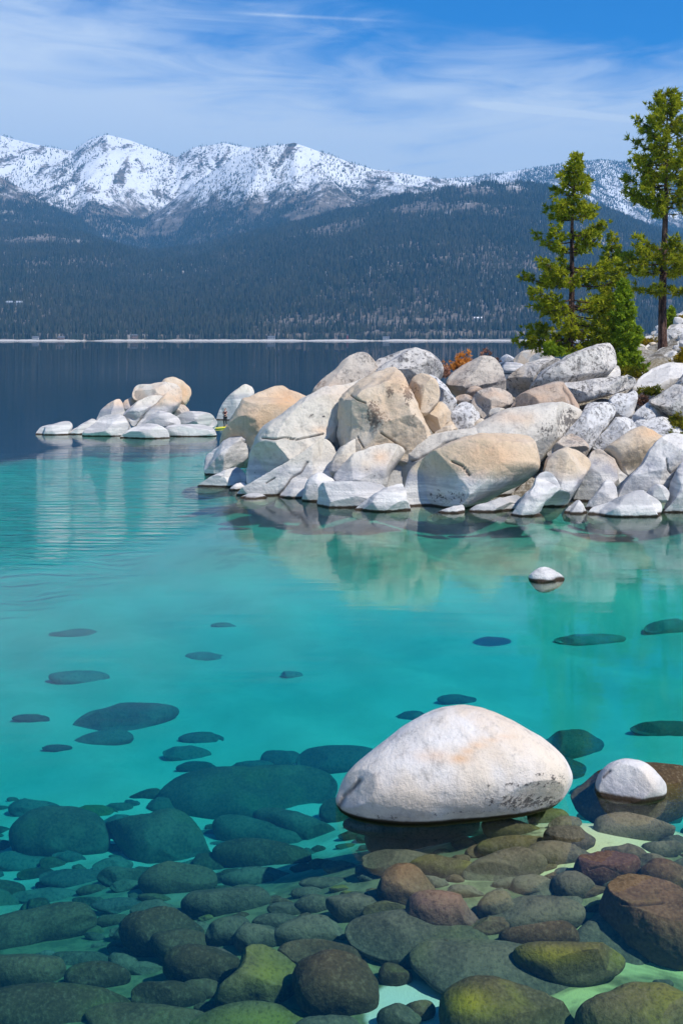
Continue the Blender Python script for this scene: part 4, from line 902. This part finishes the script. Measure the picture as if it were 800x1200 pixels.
def pine(base, height, prof, label, seed, trunk_r=0.22, whorls=46, mat=None, name='pine_tree', tuft=0.34, per=17, crown0=0.08, group=None,
         lean=(0, 0), per_whorl=(3, 5), gaps=(), dens=1.0):
    rs = np.random.RandomState(seed)
    root = empty(name, tuple(base)); tag(root, label, 'tree', group)
    H = height
    n = 14; pts = []; rad = []
    for i in range(n + 1):
        t = i / n; pts.append((lean[0] * t * t + 0.05 * math.sin(t * 9 + seed), lean[1] * t * t + 0.04 * math.cos(t * 7), H * 0.985 * t - 0.5 * (i == 0)))
        rad.append(trunk_r * (1 - t) ** 0.85 + 0.012 + (0.08 * trunk_r / 0.22 if i == 0 else 0))
    tv, tf = tube(pts, rad, 10)
    tr = mesh_obj('trunk', tv, tf, BARK, root)
    P = np.array(pts)
    limbs = []; cen = []; dr = []; sz = []
    for wi in range(whorls):
        t = crown0 + (0.99 - crown0) * (wi + rs.uniform(-0.3, 0.3)) / whorls
        t = min(max(t, crown0), 0.985)
        R0 = np.interp(t, prof[0], prof[1])
        if any(g0 < t < g1 for g0, g1 in gaps) and rs.uniform() < 0.85: continue
        z = t * H; o = np.array([np.interp(t, np.linspace(0, 1, n + 1), P[:, 0]), np.interp(t, np.linspace(0, 1, n + 1), P[:, 1]), z])
        a0 = rs.uniform(0, 6.28); kb = rs.randint(per_whorl[0], per_whorl[1] + 1)
        for b in range(kb):
            az = a0 + 2 * math.pi * b / kb + rs.uniform(-0.45, 0.45); L = R0 * rs.uniform(0.55, 1.18)
            if L < 0.12: L = 0.12
            up = np.interp(t, [0, 0.35, 0.7, 1], [-0.12, 0.05, 0.35, 1.1]) + rs.uniform(-0.12, 0.12)
            d = np.array([math.cos(az), math.sin(az), 0]); m = 5; bp = []
            for i in range(m + 1):
                q = i / m; sag = -0.16 * L * q * (1 - q) * 2 + 0.13 * L * q ** 3
                bp.append(o + d * L * q + np.array([0, 0, up * L * q * 0.55 + sag]))
            limbs.append(tube(bp, [max(0.012, 0.035 * L / 2 * (1 - i / m) + 0.012) for i in range(m + 1)], 4))
            bp = np.array(bp); k = max(2, int(L * 7.5 * dens))
            for q in np.concatenate([rs.uniform(0.35, 1.0, k) ** 0.8, [1.0]]):
                f = q * m; i = min(int(f), m - 1); p = bp[i] * (1 - (f - i)) + bp[i + 1] * (f - i)
                off = rs.normal(size=3) * np.array([1, 1, 0.45]) * (0.10 + 0.20 * L * (1 - abs(q - 0.6)) * 0.6)
                off = np.clip(off * 0.7, -0.55, 0.55)
                dv = off / (np.linalg.norm(off) + 1e-6) * 0.6 + d * 0.6
                cen.append(p + off); dr.append(dv); sz.append(tuft * rs.uniform(0.75, 1.2) * (0.75 + 0.25 * min(1, L)))
                if np.linalg.norm(off) > 0.3: limbs.append(tube([p, p + off * 0.9], [0.014, 0.008], 3) if False else tube([p, p + off * 0.5, p + off * 0.95], [0.016, 0.012, 0.008], 4))
    # leader
    for q in range(5): cen.append(P[-1] + np.array([0, 0, 0.08 * q - 0.2])); dr.append(np.array([0, 0, 1.0])); sz.append(tuft * 0.9)
    lv, lf = merge(limbs); br = mesh_obj('branches', lv, lf, BARK, root)
    nv, nf = needles(np.array(cen), np.array(dr), np.array(sz), per, rs)
    cr = mesh_obj('crown', nv, nf, mat or NEEDLE, root, smooth=False)
    return root
def gpos(px, py, D, z=None):
    p = at(px, py, D); return (p[0], p[1], p[2] if z is None else z)
# nearer pine: apex (676,180), foot (665,415)
b = gpos(668, 418, 76); pine(b, (418 - 179) / F * 76, ([0, 0.05, 0.14, 0.25, 0.40, 0.55, 0.70, 0.85, 1.0], [1.8, 3.2, 3.9, 3.4, 3.1, 2.5, 1.8, 1.1, 0.2]),
     'full pine with a dense pointed crown behind the lichen spotted boulder', 5, 0.24, 42, crown0=0.03, lean=(0.35, 0), gaps=((0.0, 0.03), (0.17, 0.20), (0.30, 0.345), (0.46, 0.50), (0.62, 0.66), (0.75, 0.78)), dens=0.82)
# tall pine at the right with a long bare trunk
b = gpos(776, 421, 88); pine(b, (421 - 103) / F * 88, ([0, 0.2, 0.26, 0.32, 0.40, 0.46, 0.53, 0.60, 0.72, 0.86, 1.0], [0, 0.5, 2.4, 3.6, 3.3, 2.2, 2.6, 3.6, 2.9, 1.9, 0.25]),
     'tallest pine with a long bare reddish trunk and ragged crown', 9, 0.36, 44, crown0=0.19, lean=(0.5, 0), gaps=((0.18, 0.235), (0.275, 0.30), (0.425, 0.52)), tuft=0.42, dens=0.8)
# young bright pine between them
b = gpos(730, 440, 73); pine(b, (440 - 328) / F * 73, ([0, 0.15, 0.4, 0.7, 1.0], [1.25, 1.25, 0.95, 0.55, 0.12]), 'young bright green pine growing beside the lichen spotted boulder', 3, 0.10, 30, mat=NEEDLE2, crown0=0.02, tuft=0.26, dens=1.7, name='young_pine')
b = gpos(786, 398, 112); pine(b, 38 / F * 112, ([0, 0.3, 0.7, 1.0], [0.9, 0.8, 0.45, 0.1]), 'small green pine just right of the bare trunk of the tallest pine', 6, 0.08, 20, mat=NEEDLE2, crown0=0.03, tuft=0.30, dens=2.0, name='young_pine')
b = gpos(716, 404, 96); pine(b, (404 - 272) / F * 96, ([0, 0.15, 0.45, 0.7, 1.0], [1.2, 1.3, 1.6, 1.0, 0.2]), 'slender pine half hidden between the full pine and the tallest pine', 13, 0.15, 26, crown0=0.12, tuft=0.34, dens=0.9)

def bush(base, rx, ry, rz, mat, label, cat='bush', seed=0, n=120, per=12, size=0.16, wid=0.035, name='bush', twigs=True, group=None):
    rs = np.random.RandomState(seed); root = empty(name, tuple(base)); tag(root, label, cat, group)
    v = rs.normal(size=(n, 3)); v /= np.linalg.norm(v, axis=1)[:, None]; v[:, 2] = np.abs(v[:, 2])
    r = rs.uniform(0.35, 1.0, n)[:, None] * (1 + 0.25 * np.sin(v[:, :1] * 5 + seed))
    c = v * r * np.array([rx, ry, rz])
    tw = [tube([(0, 0, -0.1), tuple(p * 0.5 + np.array([0, 0, 0.05])), tuple(p)], [0.022, 0.014, 0.006], 4) for p in c[:40]]
    V, Fc = merge(tw); mesh_obj('stems', V, Fc, BARK, root)
    V, Fc = needles(c, v, np.full(n, size), per, rs, wid); mesh_obj('foliage', V, Fc, mat, root, smooth=False)
    return root
WILLOW = leaf_mat('orange_willow_twigs', (0.62, 0.22, 0.03), (0.72, 0.32, 0.07), (0.60, 0.36, 0.16), 0.3)
PINKW = leaf_mat('pinkish_twigs', (0.42, 0.20, 0.14), (0.50, 0.28, 0.18), (0.45, 0.28, 0.22), 0.3)
SHRUB = leaf_mat('yellow_green_shrub', (0.10, 0.13, 0.012), (0.22, 0.20, 0.02), (0.30, 0.22, 0.03))
BROWNS = leaf_mat('dry_brown_shrub', (0.10, 0.055, 0.04), (0.18, 0.10, 0.07), (0.20, 0.15, 0.08), 0.1)
GOLD = leaf_mat('golden_shrub', (0.26, 0.20, 0.01), (0.40, 0.28, 0.015), (0.35, 0.20, 0.02))
bush(gpos(541, 433, 74), 1.25, 0.8, 1.15, WILLOW, 'orange leafless willow bush behind the round brown boulder', seed=1, n=150, size=0.22, name='willow_bush')
bush(gpos(571, 428, 76), 1.0, 0.6, 1.15, PINKW, 'pinkish willow bush peeping over the round brown boulder', seed=2, n=90, size=0.18, name='willow_bush')
bush(gpos(522, 441, 72), 0.45, 0.4, 0.55, PINKW, 'dull pink twiggy bush left of the orange willow bush', seed=8, n=50, size=0.16, name='willow_bush')
bush(gpos(648, 416, 72.5), 1.0, 0.8, 0.75, NEEDLE2, 'low green shrub at the foot of the full pine', seed=3, n=150, size=0.2)
bush(gpos(737, 441, 71), 1.1, 0.8, 0.75, SHRUB, 'spreading green shrub below the young bright pine', seed=4, n=160, size=0.2)
bush(gpos(762, 462, 66.3), 0.75, 0.5, 0.5, SHRUB, 'mossy green shrub growing in a crack between pale slabs', seed=5, n=110, size=0.15)
bush(gpos(750, 474, 65.4), 0.5, 0.4, 0.55, BROWNS, 'dry brown shrub above the speckled triangular rock', seed=6, n=90, size=0.15)
bush(gpos(800, 426, 70), 0.7, 0.6, 0.95, GOLD, 'golden shrub at the right edge above the big smooth slab', seed=7, n=130, size=0.18)
bush(gpos(796, 500, 63.4), 0.9, 0.6, 0.75, SHRUB, 'green tufted shrub at the right edge above the curved boulder', seed=9, n=140, size=0.18)
bush(gpos(792, 514, 61.6), 0.6, 0.4, 0.4, SHRUB, 'small green tuft in the joint above the curved boulder', seed=10, n=80, size=0.14)
bush(gpos(754, 404, 100), 1.8, 1.0, 0.75, GOLD, 'straw coloured scrub on the slope left of the bare trunk', seed=11, n=140, size=0.25)
bush(gpos(795, 378, 118), 1.4, 1.0, 0.8, GOLD, 'olive scrub high on the slope at the right edge', seed=12, n=120, size=0.25)

def rubble():
    rs = np.random.RandomState(31); k = 0
    while k < 95:
        px = rs.uniform(640, 815); D = rs.uniform(72, 128)
        z = float(bank_z(np.array([px]), np.array([D]))[0]); py = HY - (z - CH) / D * F
        if z < 3.5: continue
        s_ = rs.uniform(0.5, 1.9) * F / D * (0.8 + 0.4 * (D > 90)); h = s_ * rs.uniform(0.4, 0.75)
        rock(blob(px, py, s_, h, rs.uniform(-25, 25), k, 0.16), D, rs.choice(['white', 'speck', 'pale', 'speck']), 'small angular pale rock scattered on the slope around the pines', T=None,
             lean=rs.uniform(15, 50), facets=5, e=0.68, group='loose rocks on the slope', n=30, seed=k, name='slope_rock', cat='rock')
        k += 1
    for k in range(26):     # rocks filling the joints of the heap
        px = rs.uniform(395, 790); D = rs.uniform(61, 67); z = float(bank_z(np.array([px]), np.array([D]))[0]) + 0.25; py = HY - (z - CH) / D * F
        s_ = rs.uniform(20, 34)
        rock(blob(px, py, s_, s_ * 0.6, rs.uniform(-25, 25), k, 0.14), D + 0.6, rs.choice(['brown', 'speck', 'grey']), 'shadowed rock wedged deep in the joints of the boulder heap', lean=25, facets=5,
             group='rocks wedged in the heap', n=34, seed=k + 200, name='wedged_rock', cat='rock')
rubble()

# ------------------------------------------------------------------ paddler
def skin_mesh(name, joints, edges, mat, parent, sub=2):
    me = bpy.data.meshes.new(name); me.from_pydata([j[:3] for j in joints], edges, [])
    o = bpy.data.objects.new(name, me); COL.objects.link(o)
    sk = o.modifiers.new('s', 'SKIN'); sv = me.skin_vertices[0].data
    for i, j in enumerate(joints): sv[i].radius = (j[3], j[4] if len(j) > 4 else j[3])
    sv[0].use_root = True
    ss = o.modifiers.new('d', 'SUBSURF'); ss.levels = sub; ss.render_levels = sub
    dg = bpy.context.evaluated_depsgraph_get(); ev = o.evaluated_get(dg); m2 = bpy.data.meshes.new_from_object(ev)
    o.modifiers.clear(); o.data = m2; m2.name = name; bpy.data.meshes.remove(me)
    for p in m2.polygons: p.use_smooth = True
    m2.materials.clear(); m2.materials.append(mat)
    if parent: o.parent = parent
    return o
def person():
    p0 = at_z(264.0, 499.5, 0.16)
    root = empty('person', tuple(p0)); root.rotation_euler = (0, 0, math.radians(155))
    tag(root, 'paddler in a dark red top and dark leggings standing on a yellow board', 'person')
    skin = simple('skin', (0.55, 0.32, 0.24), 0.6); top = simple('dark_red_top', (0.10, 0.02, 0.03), 0.8); leg = simple('dark_leggings', (0.02, 0.025, 0.035), 0.8); hair = simple('brown_hair', (0.05, 0.03, 0.02), 0.7)
    J = [(0, 0, .93, .135, .10), (0, 0, 1.08, .115, .085), (0, 0, 1.25, .15, .095), (0, 0, 1.38, .13, .08), (0, 0, 1.45, .05, .05), (0, .01, 1.52, .055), (0, .02, 1.60, .085, .10), (0, .015, 1.68, .075, .085),
         (-.17, 0, 1.37, .055), (-.22, .10, 1.16, .042), (-.12, .30, 1.12, .032), (-.10, .36, 1.13, .03),
         (.17, 0, 1.37, .055), (.24, .08, 1.18, .042), (.10, .28, 1.28, .032), (.05, .33, 1.32, .03),
         (-.10, 0, .85, .09), (-.12, .04, .50, .06), (-.12, -.02, .10, .04), (-.12, .06, .03, .035), (-.12, .15, .025, .03),
         (.10, 0, .85, .09), (.12, .04, .50, .06), (.12, -.02, .10, .04), (.12, .06, .03, .035), (.12, .15, .025, .03)]
    E = [(0, 1), (1, 2), (2, 3), (3, 4), (4, 5), (5, 6), (6, 7), (3, 8), (8, 9), (9, 10), (10, 11), (3, 12), (12, 13), (13, 14), (14, 15), (0, 16), (16, 17), (17, 18), (18, 19), (19, 20), (0, 21), (21, 22), (22, 23), (23, 24), (24, 25)]
    skin_mesh('body', J, E, skin, root)
    g = 0.016
    T_ = [(0, 0, .95, .135 + g, .10 + g), (0, 0, 1.08, .115 + g, .085 + g), (0, 0, 1.25, .15 + g, .095 + g), (0, 0, 1.38, .13 + g, .08 + g), (-.17, 0, 1.37, .07), (-.20, .05, 1.26, .06), (.17, 0, 1.37, .07), (.21, .04, 1.27, .06)]
    skin_mesh('shirt', T_, [(0, 1), (1, 2), (2, 3), (3, 4), (4, 5), (3, 6), (6, 7)], top, root)
    Lg = [(0, 0, .93, .15, .115), (-.10, 0, .85, .105), (-.12, .04, .50, .075), (-.12, -.02, .16, .052), (.10, 0, .85, .105), (.12, .04, .50, .075), (.12, -.02, .16, .052)]
    skin_mesh('leggings', Lg, [(0, 1), (1, 2), (2, 3), (0, 4), (4, 5), (5, 6)], leg, root)
    skin_mesh('hair', [(0, -.02, 1.70, .085, .09), (0, -.06, 1.62, .07, .06), (0, -.07, 1.52, .04)], [(0, 1), (1, 2)], hair, root)
    pad = empty('paddle', tuple(p0)); pad.rotation_euler = root.rotation_euler; tag(pad, 'long dark paddle held upright by the paddler', 'paddle')
    V, Fc = tube([(-.12, .40, .15), (.03, .34, 1.75)], [.016, .016], 8); mesh_obj('shaft', V, Fc, leg, pad)
    V, Fc = tube([(-.16, .42, -.25), (-.145, .41, -.08), (-.12, .40, .15)], [.02, .09, .02], 8); V[:, 1] = .41 + (V[:, 1] - .41) * .2; mesh_obj('blade', V, Fc, leg, pad)
    # board
    N_ = 25; V = []; Fc = []
    for i in range(N_):
        t = i / (N_ - 1) * 2 - 1; w = 0.40 * (1 - abs(t) ** 2.6) ** 0.55 + 0.004; zz = 0.10 * max(0, t) ** 3
        for k in range(12):
            an = 2 * math.pi * k / 12; V.append((t * 1.65, math.copysign(abs(math.cos(an)) ** .7, math.cos(an)) * w, zz + 0.075 * math.copysign(abs(math.sin(an)) ** .7, math.sin(an)) * (1 - 0.5 * abs(t) ** 3)))
    for i in range(N_ - 1):
        for k in range(12): Fc.append((i * 12 + k, i * 12 + (k + 1) % 12, (i + 1) * 12 + (k + 1) % 12, (i + 1) * 12 + k))
    bd = empty('paddle_board', (p0[0], p0[1], 0.08)); bd.rotation_euler = (0, 0, math.radians(62)); tag(bd, 'yellow paddle board floating left of the orange tinted boulder', 'paddle board')
    mesh_obj('deck', V, Fc, simple('yellow_board', (0.62, 0.55, 0.04), 0.4), bd)
    bm = bmesh.new(); bmesh.ops.create_cone(bm, cap_ends=True, segments=12, radius1=0.10, radius2=0.03, depth=0.2); bmesh.ops.scale(bm, vec=(1, .12, 1), verts=bm.verts)
    for v in bm.verts: v.co += Vector((-1.25, 0, -.16)); 
    bm_obj('fin', bm, leg, bd)
person()

# ------------------------------------------------------------------ buildings on the far shore
ROOF = simple('grey_roof', (0.12, 0.13, 0.15), 0.8, scale=0.5); WALLW = simple('pale_wall', (0.36, 0.36, 0.36), 0.8, scale=0.5); WALLB = simple('timber_wall', (0.20, 0.13, 0.09), 0.8, scale=0.5)
REDM = simple('red_wall', (0.30, 0.08, 0.06), 0.7, scale=0.5); GLASS = simple('dark_glazing', (0.03, 0.05, 0.07), 0.2); ROOFR = simple('white_roof', (0.75, 0.76, 0.78), 0.8, scale=0.5)
def house(px, D, w, d, h, wall, roof, label, cat='house', name='house', floors=2, nwin=5, rz=0.0, rh=0.35):
    z = float(hills_z(np.array([float(px)]), np.array([float(D)]))[0]); X = (px - 400) / F * D
    root = empty(name, (X, D, z)); root.rotation_euler = (0, 0, rz); tag(root, label, cat)
    bm = bmesh.new(); bmesh.ops.create_cube(bm, size=1); bmesh.ops.scale(bm, vec=(w, d, h + 3), verts=bm.verts); bmesh.ops.translate(bm, vec=(0, 0, (h - 3) / 2), verts=bm.verts); bm_obj('wall', bm, wall, root, False)
    r = rh * d; V = [(-w / 2 - .6, -d / 2 - .6, h + .02), (w / 2 + .6, -d / 2 - .6, h + .02), (w / 2 + .6, d / 2 + .6, h + .02), (-w / 2 - .6, d / 2 + .6, h + .02), (-w / 2 - .6, 0, h + r), (w / 2 + .6, 0, h + r)]
    me = bpy.data.meshes.new('roof'); me.from_pydata(V, [], [(0, 1, 5, 4), (2, 3, 4, 5), (0, 4, 3), (1, 2, 5), (3, 2, 1, 0)]); me.materials.append(roof)
    o = bpy.data.objects.new('roof', me); COL.objects.link(o); o.parent = root
    for f in range(floors):
        for k in range(nwin):
            bm = bmesh.new(); bmesh.ops.create_cube(bm, size=1); bmesh.ops.scale(bm, vec=(w / nwin * 0.5, 0.3, h / floors * 0.5), verts=bm.verts)
            bmesh.ops.translate(bm, vec=(-w / 2 + w * (k + .5) / nwin, -d / 2 - 0.05, h * (f + .5) / floors), verts=bm.verts); bm_obj('window', bm, GLASS, root, False)
    return root
house(17, 3420, 50, 16, 8, simple('bluish_wall', (0.22, 0.27, 0.32), 0.8), simple('frosted_roof', (0.35, 0.40, 0.46), 0.8), 'long pale hotel block on the wooded slope at the far left', 'hotel', 'hotel', 3, 10, 0.05)
house(27, 3330, 20, 12, 6, simple('blue_wall', (0.14, 0.30, 0.38), 0.7), ROOF, 'bluish low building just below the pale hotel block', name='low_building', nwin=4)
house(42, 3032, 16, 11, 6, WALLW, ROOF, 'pale lakeside house at the far left end of the opposite beach')
house(72, 3034, 17, 11, 6, WALLB, ROOF, 'timber lakeside house with a grey roof on the opposite beach', nwin=4)
house(158, 3033, 15, 10, 10, WALLB, ROOF, 'dark boathouse jutting up from the middle of the left beach', 'boathouse', 'boathouse', nwin=3)
house(318, 3034, 20, 11, 6, WALLW, ROOF, 'white lakeside house on the opposite beach above the islet gap', nwin=4)
house(407, 3028, 5, 6, 11, REDM, ROOF, 'narrow red tower like building on the opposite beach', 'boathouse', 'boathouse', 3, 1)
house(452, 3036, 18, 11, 6, WALLW, ROOF, 'pale lakeside house right of the narrow red building', nwin=4)
house(560, 3150, 24, 12, 8, WALLW, ROOFR, 'pale house among the trees left of the full pine', nwin=5)
print('objects', len(bpy.data.objects))
